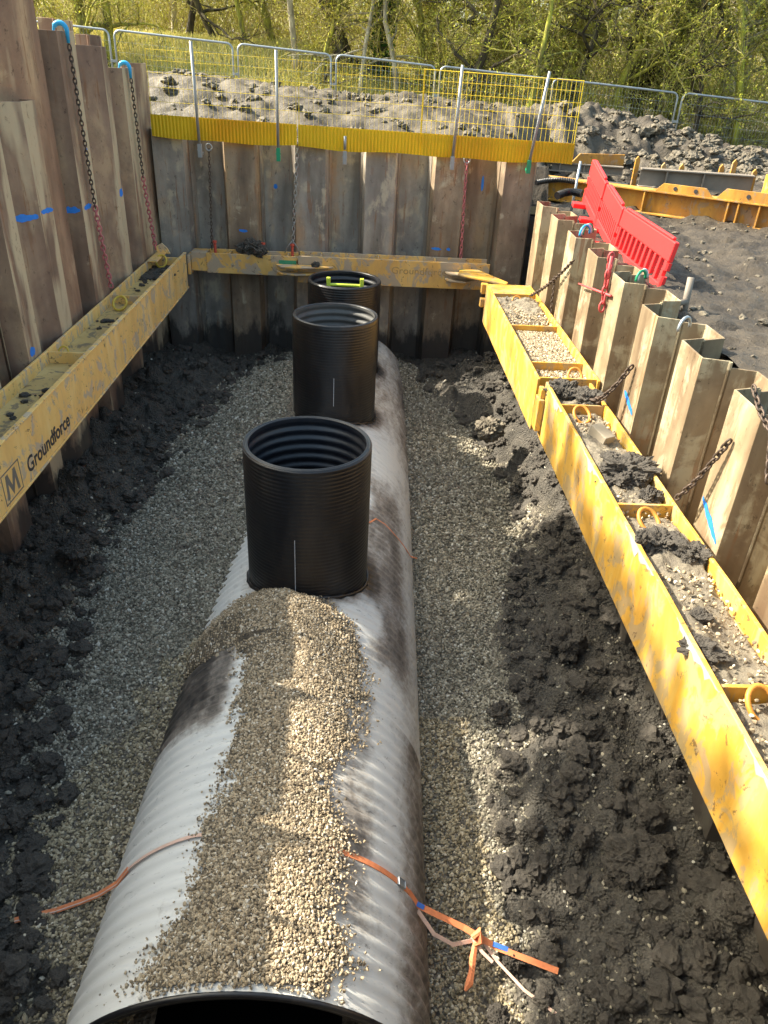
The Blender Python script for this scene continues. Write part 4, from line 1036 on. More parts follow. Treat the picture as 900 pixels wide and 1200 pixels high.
mb = MB(); mb.tube([(2.44, 7.36, -1.84), (2.40, 8.40, -1.98)], [.015, .009], 8); mb.tube([(2.43, 7.54, -1.50), (2.43, 7.52, -1.78)], .020, 8); adopt(cr, [mb.build('bar', CHAIN_RED, smooth=True)])
chain('hanging_chain', sag((2.42, 6.38, -2.22), (2.24, 6.52, -2.60), 10, .03) + [(2.2, 6.6, -2.62), (2.28, 6.62, -2.62)], CHAIN, 'muddy chain knotted at the flange of the right waler joint', r=.010, w=.042, L=.055)
chain('hanging_chain', sag((2.43, 4.42, -2.02), (2.30, 4.66, -2.60), 12, .04), CHAIN, 'clay-covered chain on the right wall above the red-pinned ring', r=.0085, w=.036, L=.05)
chain('hanging_chain', sag((2.45, 4.35, -1.62), (2.47, 4.05, -1.78), 6, .02)+[(2.46, 3.9, -2.05)], CHAIN, 'short chain over the top of the nearest bulging sheet pile', r=.008, w=.034, L=.048)
def sling(c, r, mats, label):
    root = empty('sling_loop', c, label, 'sling', 'rope loops on the right wall'); kids = []
    for k, m in enumerate(mats):
        mb = MB(); cc = Vector(c) + Vector((.03*k, .04*k, 0)); mb.tube([cc + Vector((r*math.cos(a)*.7, r*math.cos(a)*.5, r*math.sin(a))) for a in np.linspace(0, 3.3, 14)], .013, 7); kids.append(mb.build('rope', m, smooth=True))
    adopt(root, kids)
sling((2.60, 9.22, -1.60), .10, (BLUE_HOOK, CHALK, GREEN), 'blue and white rope loops over the far right sheet piles')
sling((2.62, 7.15, -1.62), .08, (GREEN, CHALK), 'green rope loop beside the red ratchet chain')
sling((2.62, 5.95, -1.72), .09, (GALV,), 'grey wire loop over a middle right sheet pile')
sling((2.60, 4.22, -1.72), .11, (BLUE_HOOK,), 'blue rope loop at the right edge of the picture')

# ------------------------------------------------------------------ edge protection on the far wall
def guard(x0, x1, y, zb0, zb1, label):
    """mesh barrier panel with a ribbed toe board"""
    root = empty('guard_panel', ((x0+x1)/2, y, min(zb0, zb1)), label, 'mesh barrier', 'yellow mesh barriers along the far wall'); kids = []
    zf = lambda x: zb0 + (zb1-zb0)*(x-x0)/(x1-x0)
    mb = MB(); n = int((x1-x0)/.0125); vs = []; fs = []
    for i in range(n+1):
        x = x0+(x1-x0)*i/n; dy = (.008 if (i//2) % 2 else 0); z = zf(x); wob = .012*math.sin(x*2.3+x0)+.010*math.sin(x*5.1)
        vs += [(x, y-dy, z+wob), (x, y-dy, z+.295)]
    fs = [(2*i, 2*i+2, 2*i+3, 2*i+1) for i in range(n)]; m = len(vs)
    vs += [(a, b+.004, c) for a, b, c in vs]; fs += [tuple(q+m for q in f)[::-1] for f in fs]
    for i in range(n): fs.append((2*i+1, 2*i+3, 2*i+3+m, 2*i+1+m)); fs.append((2*i, 2*i+m, 2*i+2+m, 2*i+2))
    mb.add(vs, fs); kids.append(mb.build('toe_board', TOE))
    mb = MB(); yy = y+.03
    zt = 1.10
    for x in np.arange(x0+.02, x1, .068): mb.tube([(x, yy, zf(x)+.25), (x, yy, zf(x)+zt)], .0026 if x0 > .5 else .0015, 4, cap=False)
    for h in (.28, .46, .64, .82, .97, 1.10): mb.tube([(x0, yy-.006, zf(x0)+h), (x1, yy-.006, zf(x1)+h)], .007 if h in (.28, 1.10) and x0 > .5 else (.0045 if x0 > .5 else .003), 5)
    for x in (x0+.01, x1-.01): mb.tube([(x, yy, zf(x)+.1), (x, yy, zf(x)+zt)], .008 if x0 > .5 else .004, 5)
    kids.append(mb.build('wire_mesh', YWIRE)); adopt(root, kids)
FG = 12.30
zg = lambda x: -1.06 - .017*(x+3.2)
for (a, b, lb_) in ((-3.13, -1.02, 'left mesh barrier panel with yellow toe board on the far wall'), (-1.00, .80, 'middle mesh barrier panel with wavy yellow toe board on the far wall'), (.79, 3.10, 'right mesh barrier panel, its end sticking out past the far wall')):
    guard(a, b, FG + (.012 if a < -2 else (-.0 if a < 0 else .024)), zg(a), zg(b), lb_)
for i, (x, dx, zt, lab, short) in enumerate(((-2.44, -.02, .16, 'grey post clamped to the far wall near its left end', 0), (-1.29, 0, .11, 'grey post with green clamp, second from the left on the far wall', 0), (-.31, 0, -.92, 'short grey clip on the wavy middle toe board', 1), (1.29, .03, .05, 'grey post on the far wall right of the shafts', 0), (2.44, .12, .03, 'leaning grey post with green clamp at the right end of the far wall', 0))):
    r = empty('barrier_post', (x, FG-.03, -1.2), lab, 'post', 'posts holding the mesh barriers'); mb = MB()
    mb.tube([(x, FG-.045, -1.14 if not short else -1.10), (x+dx, FG-.045, zt)], .021, 10); k1 = mb.build('pole', GALV_DULL, smooth=True)
    mb = MB(); mb.box((x-.028, FG-.075, -1.30), (x+.028, FG-.005, -1.12)); mb.box((x-.02, FG-.02, -1.28), (x+.02, FYF-.012, -1.24)); mb.tube([(x-.04, FG-.05, -1.2), (x+.04, FG-.05, -1.2)], .008, 6)
    k2 = mb.build('clamp', GREEN if i in (1, 4) else GALV_DULL, bevel=.004); adopt(r, [k1, k2])

# ------------------------------------------------------------------ surrounding ground
def berm(x, y):
    crest = np.interp(x, [-14, -4.4, 0, 3.8, 5.7, 6.8, 7.7, 8.9, 12], [-.45, -.46, -.62, -.80, -.90, -.96, -1.15, -1.5, -1.8])
    base = np.where(x < 3, -1.32, -1.88)
    y0 = np.interp(x, [2, 4, 8, 12], [13.6, 16.9, 17.2, 17.5])
    up = sst(0, 1, (y-y0)/np.where(x < 3, 3.8, 2.4)); dn = sst(0, 1, (y-20.5)/3.0)
    back = -1.7 - .02*x
    # wood side: grassy bank left, woodland floor right
    bank = np.interp(x, [-20, -2, 1.5, 5, 30], [.45, .30, -.4, -1.25, -2.0])
    h = base + (crest-base)*up; h = h + (back-h)*dn
    h = h + (bank-h)*sst(24.6, 30.5, y)
    return h
def ground_h(x, y):
    b = berm(x, y)
    left_ = np.where((x < -3.3) & (y < 13.2), -1.5, b)
    b = np.where((y < 13.2) & (x > 2.5), -1.86, np.where(y < 13.2, left_, b))
    far_ = np.clip((np.hypot(x, y)-45)/200, 0, 1); b = b + far_*14*(.6+.4*fbm(x*.01, y*.01, 0, 2, 3))
    return b
gx = np.concatenate([-np.geomspace(500, 15, 14), np.arange(-14, -5, .35), np.arange(-5, -3.7, .1), [-3.66], np.arange(-3.6, 2.88, .075), [2.885], np.arange(2.95, 10.5, .06), np.arange(10.6, 17, .3), np.geomspace(17.5, 500, 14)])
gy = np.concatenate([-np.geomspace(300, 6, 8), np.arange(-5, .2, .8), [.3], np.arange(.6, 6, .12), np.arange(6, 12.8, .06), [12.85], np.arange(12.9, 22, .06), np.arange(22.2, 36, .3), np.geomspace(36.5, 600, 18)])
GX2, GY2 = np.meshgrid(gx, gy); GZ = ground_h(GX2, GY2)
roughm = sst(14, 15.5, GY2)*(1-sst(22.5, 25, GY2))
GZ += roughm*(.10*fbm(GX2*1.1, GY2*1.1, 0, 5, 41)+.05*fbm(GX2*4, GY2*4, 0, 3, 47)) + (1-roughm)*(.03*fbm(GX2*2.5, GY2*2.5, 0, 5, 43, .6))
# wheel ruts on the right
rut = np.exp(-((GX2-4.3-.12*(GY2-9))/.25)**2)+np.exp(-((GX2-6.2-.12*(GY2-9))/.25)**2)
GZ += -.05*rut*(GY2 < 13)*(GX2 > 3) + .03*fbm(GX2*1.2, GY2*7, 0, 3, 44)*(GX2 > 3)*(GY2 < 13.4)
lumps(gx, gy, GZ, 1300, -5, 4, 14.6, 21, .05, .24, rs=np.random.RandomState(2), k=.22)
lumps(gx, gy, GZ, 1800, 4, 10.4, 16.8, 21, .05, .26, rs=np.random.RandomState(3), k=.6)
lumps(gx, gy, GZ, 3000, 2.9, 10, 5, 16.5, .02, .07, rs=np.random.RandomState(4), k=.4)
GZ += (GX2 > 2.9)*(GY2 < 16)*(GY2 > 4)*.035*np.abs(fbm(GX2*3, GY2*8, 0, 4, 71, .7))
cxm = (GX2[:-1,:-1]+GX2[1:,1:])/2; cym = (GY2[:-1,:-1]+GY2[1:,1:])/2
keep = ~((cxm > -3.66) & (cxm < 2.885) & (cym > .3) & (cym < 12.85))
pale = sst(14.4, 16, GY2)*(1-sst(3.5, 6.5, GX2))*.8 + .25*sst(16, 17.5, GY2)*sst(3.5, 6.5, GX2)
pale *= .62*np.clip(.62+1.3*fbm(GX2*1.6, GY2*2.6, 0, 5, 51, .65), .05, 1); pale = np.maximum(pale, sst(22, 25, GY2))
V = np.stack([GX2.ravel(), GY2.ravel(), GZ.ravel()], 1)
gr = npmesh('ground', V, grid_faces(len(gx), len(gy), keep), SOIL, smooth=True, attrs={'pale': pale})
tag(gr, 'bare dug soil around the trench with a long spoil bank behind it', kind='structure')
mb = MB(); mb.box((-3.75, .1, -6.2), (3.2, .36, -1.5)); tag(mb.build('earth_face', MUD), 'cut earth face at the near end of the trench', kind='structure')
for (a, b) in (((-3.9, .3), (-3.66, 12.9)), ((2.885, .3), (3.2, 12.9)), ((-3.9, 12.85), (3.2, 13.1))):
    mb = MB(); mb.box((a[0], a[1], -6.2), (b[0], b[1], -2.0)); tag(mb.build('retained_soil', MUD), 'soil held back behind the sheet piles', kind='structure')
# broken lumps on the right spoil bank
vv, ff = [], []; rs = np.random.RandomState(8)
def gz_at(x, y):
    i = min(max(np.searchsorted(gx, x)-1, 0), len(gx)-2); j = min(max(np.searchsorted(gy, y)-1, 0), len(gy)-2); return float(GZ[j, i])
for i in range(2250):
    if i < 900: x = rs.uniform(2.95, 8.5); y = 5.5+10.5*rs.rand()**1.3
    elif i < 1900: x = 4.2+5.8*rs.rand()**.6; y = rs.uniform(17.0, 19.6)
    else: x = rs.uniform(-4.5, 4.5); y = rs.uniform(15, 19.5)
    r = (.008+.045*rs.rand()**3) if i < 900 else (.02+.16*rs.rand()**2.4 if i < 1900 else .02+.12*rs.rand()**3)
    clod(vv, ff, (x, y, gz_at(x, y)+r*.2), (r, r*.7, r*.6), rs, 2 if r > .08 else 1)
tag(npmesh('spoil_lumps', np.concatenate(vv), np.concatenate(ff), m_mud('spoil_lump_clay', (.07,.058,.043), (.16,.135,.095), 5), smooth=False), 'broken lumps of clay strewn over the spoil bank', 'soil', kind='stuff')

# ------------------------------------------------------------------ red barrier
def red_panel(a, b, za, zb, h, lean, label):
    """slotted plastic pedestrian barrier between plan points a and b"""
    a = Vector((a[0], a[1], za)); b = Vector((b[0], b[1], zb)); L_ = (b-a).length; ex = (b-a).normalized()
    out = Vector((ex.y, -ex.x, 0)).normalized()*lean; ez = (Vector((0,0,1)) + out).normalized(); ey = ez.cross(ex).normalized()
    M = Matrix((ex, ey, ez)).transposed().to_4x4(); M.translation = Vector((0,0,0))
    root = empty('plastic_barrier', a, label, 'barrier', 'red plastic barriers beside the trench')
    def bx(mb, lo_, hi_): mb.box(lo_, hi_, M)
    mb = MB(); bx(mb, (0, -.028, h-.20), (L_, .028, h)); bx(mb, (.1, -.022, h), (L_-.1, .022, h+.03)); t = mb.build('top_rail', REDPL, root, bevel=.012)
    mb = MB(); bx(mb, (0, -.028, 0), (L_, .028, .10)); mb.build('bottom_rail', REDPL, root, bevel=.012)
    n = 11
    for i in range(n):
        x = .05 + (L_-.1-.055)*i/(n-1); mb = MB(); bx(mb, (x, -.022, .10), (x+.055, .022, h-.20)); mb.build('slat', REDPL, root, bevel=.006)
    for x in (0, L_-.05):
        mb = MB(); mb.tube([tuple(M @ Vector((x+.025, 0, z))) for z in (0.0, h*.33)], .036, 10); mb.tube([tuple(M @ Vector((x+.025, 0, z))) for z in (h*.45, h*.6)], .036, 10); mb.build('hinge_lug', REDPL, root)
    for x in (L_*.2, L_*.8):
        mb = MB(); bx(mb, (x-.05, -.2, -.03), (x+.05, .2, .03)); mb.build('foot', REDPL, root, bevel=.01)
    return root
red_panel((3.10, 7.86), (3.10, 9.66), -1.92, -1.88, .52, .15, 'nearer red slotted plastic barrier panel on the right bank')
red_panel((3.10, 9.67), (3.13, 10.60), -1.88, -1.72, .52, .12, 'middle red slotted barrier panel, angled up')
red_panel((3.13, 10.61), (3.13, 11.42), -1.74, -1.54, .55, .08, 'farthest and highest red barrier panel, behind two grey poles')

# ------------------------------------------------------------------ steel beams and oddments on the right bank
def hbeam(a, b, z0, h, w, mat, label, stiff=(), plates=(), name='steel_beam', tophole=True):
    a = Vector((a[0], a[1], z0)); b = Vector((b[0], b[1], z0)); L_ = (b-a).length; ex = (b-a).normalized(); ez = Vector((0,0,1)); ey = ez.cross(ex)
    M = Matrix((ex, ey, ez)).transposed().to_4x4()
    root = empty(name, a, label, 'steel beam', 'spare steel beams on the right bank')
    mb = MB(); mb.box((0, -w/2, 0), (L_, w/2, .025), M); mb.build('bottom_flange', mat, root, bevel=.004)
    mb = MB(); mb.box((0, -w/2, h-.025), (L_, w/2, h), M); mb.build('top_flange', mat, root, bevel=.004)
    mb = MB(); mb.box((0, -.01, .025), (L_, .01, h-.025), M); mb.build('web', mat, root)
    for s_ in stiff:
        mb = MB(); mb.box((s_-.012, -w/2+.01, .026), (s_+.012, -.011, h-.026), M); mb.build('stiffener', mat, root, bevel=.003)
    for (p0, p1, ph_) in plates:
        mb = MB(); q = [(p0, h), (p0+.12, h+ph_), (p1-.12, h+ph_), (p1, h)]; vs = []
        mb.prism([(x, z) for x, z in q], 1, -w/2+.02, -w/2+.045); mb.v = [tuple(M @ Vector(v)) for v in mb.v]; pl = mb.build('lug_plate', mat, root, bevel=.003)
        mb = MB()
        for xx in (p0+(p1-p0)*.35, p0+(p1-p0)*.7): mb.tube([tuple(M @ Vector((xx, -w/2+.012, h+ph_*.5))), tuple(M @ Vector((xx, -w/2+.0195, h+ph_*.5)))], .03, 12)
        o = mb.build('hole_disc', INK, pl)  # black discs painted as the dark of the holes
    return root
hbeam((2.95, 14.15), (7.2, 10.95), -1.87, .36, .30, YEL_BEAM, 'long orange-yellow steel beam lying across the right bank', (1.2, 2.0, 3.3, 3.45, 3.75, 4.1), ((2.15, 3.05, .12), (3.1, 4.4, .15)))
hbeam((5.45, 16.15), (7.55, 15.75), -1.85, .34, .25, BRWN, 'grey-brown steel beam with yellow end plates behind the orange one', (.5, 1.2))
for k, (x, y, hh) in enumerate(((5.42, 16.2, .55), (5.95, 16.15, .46), (6.3, 16.1, .46), (7.05, 15.98, .50), (7.25, 15.9, .6), (7.62, 15.75, .46))):
    mb = MB(); mb.prism([(x-.05, -1.87), (x+.05, -1.87), (x+.045, -1.87+hh-.06), (x, -1.87+hh), (x-.045, -1.87+hh-.06)], 1, y+.14, y+.19)
    tag(mb.build('steel_lug', YEL_BEAM, bevel=.004), 'orange upright plate behind the grey-brown beam, %s from the left' % ORD[k], 'steel plate', 'orange upright plates on the right bank')
r = empty('steel_beam', (7.75, 15.3, -1.87), 'short orange box beam end at the right edge of the picture', 'steel beam', 'spare steel beams on the right bank')
mb = MB(); mb.box((7.7, 15.2, -1.87), (8.6, 15.5, -1.5)); mb.box((7.66, 15.18, -1.87), (7.70, 15.52, -1.45)); k1 = mb.build('box_section', YEL_BEAM, bevel=.01); adopt(r, [k1])
hbeam((3.7, 17.3), (5.3, 16.8), -1.75, .18, .2, BRWN, 'small brown beam behind the red barrier, nearer the spoil bank', (.4, .9))
mb = MB(); mb.prism([(4.25, -1.57), (4.42, -1.38), (5.35, -1.36), (5.35, -1.57)], 1, 17.0, 17.05); tag(mb.build('lug_plate_loose', YEL_BEAM, bevel=.004), 'orange flat plate on the small brown beam', 'steel plate')
for k, (y, z, lab) in enumerate(((15.5, -1.72, 'upper scaffold tube lying behind the red barrier'), (15.1, -1.82, 'lower scaffold tube lying behind the red barrier'))):
    mb = MB(); mb.tube([(2.95, y+.3, z), (4.9, y-.4, z)], .035, 10); tag(mb.build('scaffold_tube', TIMBER, smooth=True), lab, 'tube', 'scaffold tubes on the right bank')
for k, (x, y) in enumerate(((3.22, 12.4), (3.34, 12.1))):
    mb = MB(); mb.tube([(x, y, -1.9), (x+.05, y+.1, -1.12)], .02, 10); tag(mb.build('grey_pole', GALV, smooth=True), ('left' if k == 0 else 'right') + ' one of two thin grey poles standing behind the red barrier', 'pole', 'grey poles behind the red barrier')
mb = MB(); mb.tube([(3.02, 6.95, -1.95), (3.03, 7.0, -1.55)], .032, 12); mb.tube([(3.02, 6.95, -1.76), (2.86, 6.9, -1.78)], .03, 8) 
o = mb.build('stub_post', BRWN, smooth=True)
tag(o, 'short grey stub post in the soil just nearer than the red barrier', 'post')
def hose(c, length, r, label):
    root_pts = [Vector(c) + Vector((t*length, .10*math.sin(t*3), .05*math.sin(t*2.2))) for t in np.linspace(0, 1, 90)]
    mb = MB(); mb.tube(root_pts, [r*(1 if k % 4 < 2 else .84) for k in range(90)], 14); tag(mb.build('corrugated_hose', HDPE, smooth=False), label, 'hose', 'black hoses at the far right corner')
hose((2.72, 12.9, -1.50), .62, .042, 'black corrugated hose behind the far right corner piles')
hose((2.80, 11.7, -1.52), .36, .055, 'fatter black corrugated hose beside the red barrier')

# ------------------------------------------------------------------ temporary fence
FB = [-12.9, -9.9, -6.92, -3.63, -.96, 1.91, 5.07, 8.79, 12.3, 15.8]
FNAME = ['outermost left panel of the grey site fence', 'left panel of the grey site fence behind the tall piles', 'grey mesh fence panel above the left end of the far wall', 'grey mesh fence panel left of centre, before the grassy bank',
         'grey mesh fence panel at the centre, above the shafts', 'grey mesh fence panel right of centre, behind the yellow mesh', 'grey mesh fence panel above the middle of the dark spoil bank', 'grey mesh fence panel at the right edge of the picture', 'outermost right panel of the grey site fence']
ftop = lambda x: .13 - .048*x
def fence_panel(x0, x1, y, label):
    root = empty('fence_panel', ((x0+x1)/2, y, ftop((x0+x1)/2)-2.0), label, 'fence panel', 'temporary fence panels before the wood')
    a, b = x0+.07, x1-.07; zt = ftop; H = 1.98; r = .16
    pts = [(a, y, zt(a)-H), (a, y, zt(a)-r)] + [(a+r-r*math.cos(t), y, zt(a)-r+r*math.sin(t)) for t in np.linspace(.3, 1.57, 5)]
    pts += [(b-r+r*math.sin(t), y, zt(b)-r+r*math.cos(t)) for t in np.linspace(0, 1.3, 5)] + [(b, y, zt(b)-r), (b, y, zt(b)-H)]
    mb = MB(); mb.tube(pts, .028, 8); mb.tube([(a, y, zt(a)-H+.1), (b, y, zt(b)-H+.1)], .022, 6); k1 = mb.build('frame', GALV, smooth=True)
    mb = MB()
    for x in np.arange(a+.1, b, .09): mb.tube([(x, y, zt(x)-H+.1), (x, y, zt(x)-.02)], .0022, 3, cap=False)
    for h in np.arange(.25, H-.1, .24): mb.tube([(a, y+.004, zt(a)-h), (b, y+.004, zt(b)-h)], .0022, 3, cap=False)
    k2 = mb.build('mesh', GALV)
    mb = MB(); mb.box((x1-.09, y-.04, zt(x1)-.75), (x1+.09, y+.04, zt(x1)-.68)); k3 = mb.build('coupler', GALV_DULL, bevel=.01)
    mb = MB(); mb.prism([(x1-.35, zt(x1)-2.12), (x1+.35, zt(x1)-2.12), (x1+.28, zt(x1)-1.98), (x1-.28, zt(x1)-1.98)], 1, y-.12, y+.12); k4 = mb.build('foot_block', MUD)
    adopt(root, [k1, k2, k3, k4])
for i in range(len(FB)-1): fence_panel(FB[i], FB[i+1], 24.0, FNAME[i])

# ------------------------------------------------------------------ the wood
def twig_mesh(starts, dirs, lens, rad, rs, nseg=4, curl=.5, droop=0.0):
    """many thin curved 3-sided twigs at once (numpy)"""
    n = len(starts); P = [starts]; d = dirs/np.linalg.norm(dirs, axis=1)[:, None]; step = lens[:, None]/nseg
    for s_ in range(nseg):
        d = d + curl*rs.randn(n, 3)*.5 + np.array([0, 0, -droop]); d /= np.linalg.norm(d, axis=1)[:, None]
        P.append(P[-1]+d*step)
    P = np.stack(P, 1)                                        # n, nseg+1, 3
    T = np.gradient(P, axis=1); T /= np.linalg.norm(T, axis=2)[..., None]+1e-9
    ref = np.array([.3, .5, .81]); A = np.cross(T, ref); A /= np.linalg.norm(A, axis=2)[..., None]+1e-9; B = np.cross(T, A)
    taper = np.linspace(1, .35, nseg+1)[None, :, None]
    rings = []
    for k in range(3):
        a = 2*math.pi*k/3; rings.append(P + (A*math.cos(a)+B*math.sin(a))*(rad[:, None, None]*taper))
    V = np.stack(rings, 2).reshape(-1, 3)                     # n,(nseg+1),3,3
    base = (np.arange(n)*(nseg+1)*3)[:, None, None]; F = []
    for s_ in range(nseg):
        for k in range(3):
            F.append(np.stack([s_*3+k, s_*3+(k+1) % 3, (s_+1)*3+(k+1) % 3, (s_+1)*3+k]))
    F = (np.array(F)[None] + base).reshape(-1, 4)
    return V, F, P
def leaf_quads(P, n_each, size, rs, spread):
    n = len(P); idx = rs.randint(0, P.shape[1], (n, n_each)); c = P[np.arange(n)[:, None], idx].reshape(-1, 3)
    c = c + rs.randn(len(c), 3)*spread; m = len(c)
    a = rs.randn(m, 3); a /= np.linalg.norm(a, axis=1)[:, None]; b = np.cross(a, rs.randn(m, 3)); b /= np.linalg.norm(b, axis=1)[:, None]
    s_ = (size*rs.uniform(.6, 1.5, m))[:, None]
    V = np.stack([c-a*s_, c+b*s_*.55, c+a*s_, c-b*s_*.55], 1).reshape(-1, 3)
    return V, np.arange(m*4).reshape(-1, 4)
def join(parts):
    Vs, Fs, o = [], [], 0
    for V, F in parts: Vs.append(V); Fs.append(F+o); o += len(V)
    return np.concatenate(Vs), np.concatenate(Fs)
def tree(x, y, h, r, lean, label, seed, bark=BARK_MOSS, ntw=900, leaves=2, forks=9, ivy=False, low=.5, tw=TWIG, lsize=.030, cat='tree', group='trees of the wood', zbase=None, buds=True):
    rs = np.random.RandomState(seed); zb = ground_h(np.array(float(x)), np.array(float(y))).item()-.1 if zbase is None else zbase
    root = empty('bare_tree', (x, y, zb), label, cat, group)
    mb = MB(); n = 14; p = np.array([0., 0, 0]); d = np.array([lean[0], lean[1], 1.]); pts = [p.copy()]; rad = [r*1.35]
    for i in range(n):
        d = d + rs.randn(3)*np.array([.10, .10, .02]); d /= np.linalg.norm(d); p = p + d*h/n; pts.append(p.copy()); rad.append(r*(1-.8*(i+1)/n)**.8+.008)
    mb.tube(pts, rad, 9); st, dr, ln = [], [], []
    for f in range(forks):
        k = rs.randint(2, n) if f > 2 else rs.randint(2, max(3, n//2))
        b = pts[k].copy(); a = rs.uniform(0, 6.28); dd = np.array([math.cos(a), math.sin(a), rs.uniform(.0, .9)]); L_ = h*rs.uniform(.18, .42); m = 8
        rr0 = rad[k]*rs.uniform(.35, .65); bp = [b.copy()]; br2 = [rr0]
        for i in range(m):
            dd = dd + rs.randn(3)*.28; dd /= np.linalg.norm(dd); b = b + dd*L_/m; bp.append(b.copy()); br2.append(rr0*(1-.85*(i+1)/m)+.004)
        mb.tube(bp, br2, 6)
        for g in range(4):                                    # second order limbs
            q = rs.randint(2, m); c = bp[q].copy(); d2 = rs.randn(3)*.8+dd*.7; d2 /= np.linalg.norm(d2); L2 = L_*rs.uniform(.3, .6); cp = [c.copy()]; r2 = br2[q]*.6
            for i in range(5):
                d2 = d2 + rs.randn(3)*.3; d2 /= np.linalg.norm(d2); c = c + d2*L2/5; cp.append(c.copy())
            mb.tube(cp, [r2*(1-.75*i/5)+.003 for i in range(6)], 5)
            for _ in range(max(1, int(ntw/(forks*4)))):
                i = rs.randint(1, 6); st.append(cp[i]); dr.append(d2+rs.randn(3)*.8); ln.append(rs.uniform(.25, .9))
    for v in range(int(ntw*.2)):
        k = rs.randint(max(1, int(n*low*.3)), n); st.append(pts[k]+rs.randn(3)*.02); dr.append(rs.randn(3)+np.array([0, 0, .4])); ln.append(rs.uniform(.3, 1.1))
    tr = mb.build('trunk', bark, root, smooth=True)
    st = np.array(st); dr = np.array(dr); ln = np.array(ln)
    V, F, P = twig_mesh(st, dr, ln*1.2, rs.uniform(.006, .014, len(st)), rs, 4, .32)
    # each twig forks twice
    i = rs.randint(1, P.shape[1], len(P)*2); src = np.repeat(np.arange(len(P)), 2); st2 = P[src, i]; d2 = np.repeat(dr, 2, 0)*.5+rs.randn(len(st2), 3)*.9
    V2, F2, P2 = twig_mesh(st2, d2, rs.uniform(.15, .5, len(st2)), rs.uniform(.004, .008, len(st2)), rs, 3, .3)
    Vt, Ft = join([(V, F), (V2, F2)]); npmesh('crown', Vt, Ft, tw, root)
    if buds:
        Vb, Fb = leaf_quads(P2, leaves, lsize, rs, .04); npmesh('buds', Vb, Fb, BUDS, root)['kind'] = 'stuff'
    if ivy:
        m = 2600; k = rs.uniform(0, n*.75, m); i0 = k.astype(int); t = (k-i0)[:, None]; PP = np.array(pts); c = PP[i0]*(1-t)+PP[i0+1]*t
        a = rs.uniform(0, 6.28, m); rr_ = r*1.1+rs.rand(m)**2*.22; c = c + np.stack([np.cos(a)*rr_, np.sin(a)*rr_, rs.randn(m)*.05], 1)
        a = rs.randn(m, 3); a /= np.linalg.norm(a, axis=1)[:, None]; b = np.cross(a, rs.randn(m, 3)); b /= np.linalg.norm(b, axis=1)[:, None]; s_ = rs.uniform(.03, .07, m)[:, None]
        npmesh('ivy', np.stack([c-a*s_, c+b*s_, c+a*s_, c-b*s_], 1).reshape(-1, 3), np.arange(m*4).reshape(-1, 4), IVY, root)
    return root
T = [
 (-8.6, 27.5, 8, .17, (-.03,0), 'bright mossy twin-stemmed tree just right of the tall left piles', BARK_MOSS, 500, 0),
 (-8.2, 27.9, 8, .15, (.05,0), 'slimmer mossy stem beside the bright twin-stemmed one', BARK_MOSS, 400, 0),
 (-10.9, 28.5, 8, .20, (.02,0), 'mossy tree showing between the tallest left piles', BARK_MOSS, 500, 0),
 (-5.2, 30.5, 8, .10, (-.45,0), 'thin tree leaning steeply left across the grassy bank', BARK_DARK, 400, 0),
 (-4.1, 29.8, 7, .09, (-.22,0), 'slim dark sapling on the left of the grassy bank', BARK_MOSS, 400, 0),
 (-6.4, 31.5, 8, .12, (.15,0), 'grey-brown tree at the back of the grassy bank', BARK_DARK, 500, 0),
 (-2.3, 28.2, 8, .10, (.0,0), 'pale slender upright tree left of the centre', BARK_PALE, 300, 0),
 (-.8, 29.5, 9, .30, (-.02,0), 'thick dark trunk left of the centre', BARK_DARK, 900, 0),
 (.35, 29.2, 9, .24, (.01,0), 'dark ivy-clad trunk near the centre', BARK_DARK, 800, 1),
 (-.25, 27.3, 7, .07, (.06,0), 'pale curved sapling in front of the two dark trunks', BARK_PALE, 350, 0),
 (-1.5, 28.0, 8, .08, (.12,0), 'thin mossy pole tree just left of the thick dark trunk', BARK_MOSS, 400, 0),
 (3.9, 29.5, 9, .33, (-.02,0), 'broad dark trunk right of the centre', BARK_DARK, 1300, 0),
 (4.8, 31.0, 9, .2, (.05,0), 'second dark trunk beside the broad one right of the centre', BARK_DARK, 1100, 0),
 (6.9, 30.0, 9, .26, (.02,0), 'mossy branching tree above the yellow mesh corner', BARK_MOSS, 1500, 0),
 (9.0, 28.5, 9, .40, (-.18,0), 'big gnarled dark tree with an arching trunk above the spoil bank', BARK_DARK, 1700, 0),
 (10.6, 29.5, 9, .22, (.03,0), 'ivy-covered tree right of the gnarled one', BARK_DARK, 1000, 1),
 (12.2, 28.8, 9, .28, (.06,0), 'pale grey trunk at the upper right', BARK_PALE, 1100, 0),
 (13.1, 30.0, 9, .24, (.02,0), 'pale trunk nearest the right edge of the picture', BARK_PALE, 1000, 0),
 (2.2, 31.5, 8, .16, (.04,0), 'mossy tree standing back at the centre right', BARK_MOSS, 1100, 0),
 (7.9, 32.0, 9, .22, (-.05,0), 'mossy tree standing back behind the gnarled one', BARK_MOSS, 1200, 0),
 (11.3, 32.5, 9, .2, (.0,0), 'mossy tree standing back at the right', BARK_MOSS, 1200, 0),
 (5.7, 28.0, 7, .12, (-.15,0), 'thin mossy tree leaning left above the end of the yellow mesh', BARK_MOSS, 900, 0),
]
POLES = [(-9.6, 30.2, .05), (-7.2, 33.0, -.04), (-3.3, 30.8, .03), (.9, 27.6, -.05), (1.7, 29.4, .06), (2.9, 28.2, .02), (4.6, 27.2, -.07), (6.2, 29.0, .05), (7.6, 28.6, .02), (9.9, 27.4, .04), (11.5, 28.0, -.05), (13.6, 27.6, .03)]
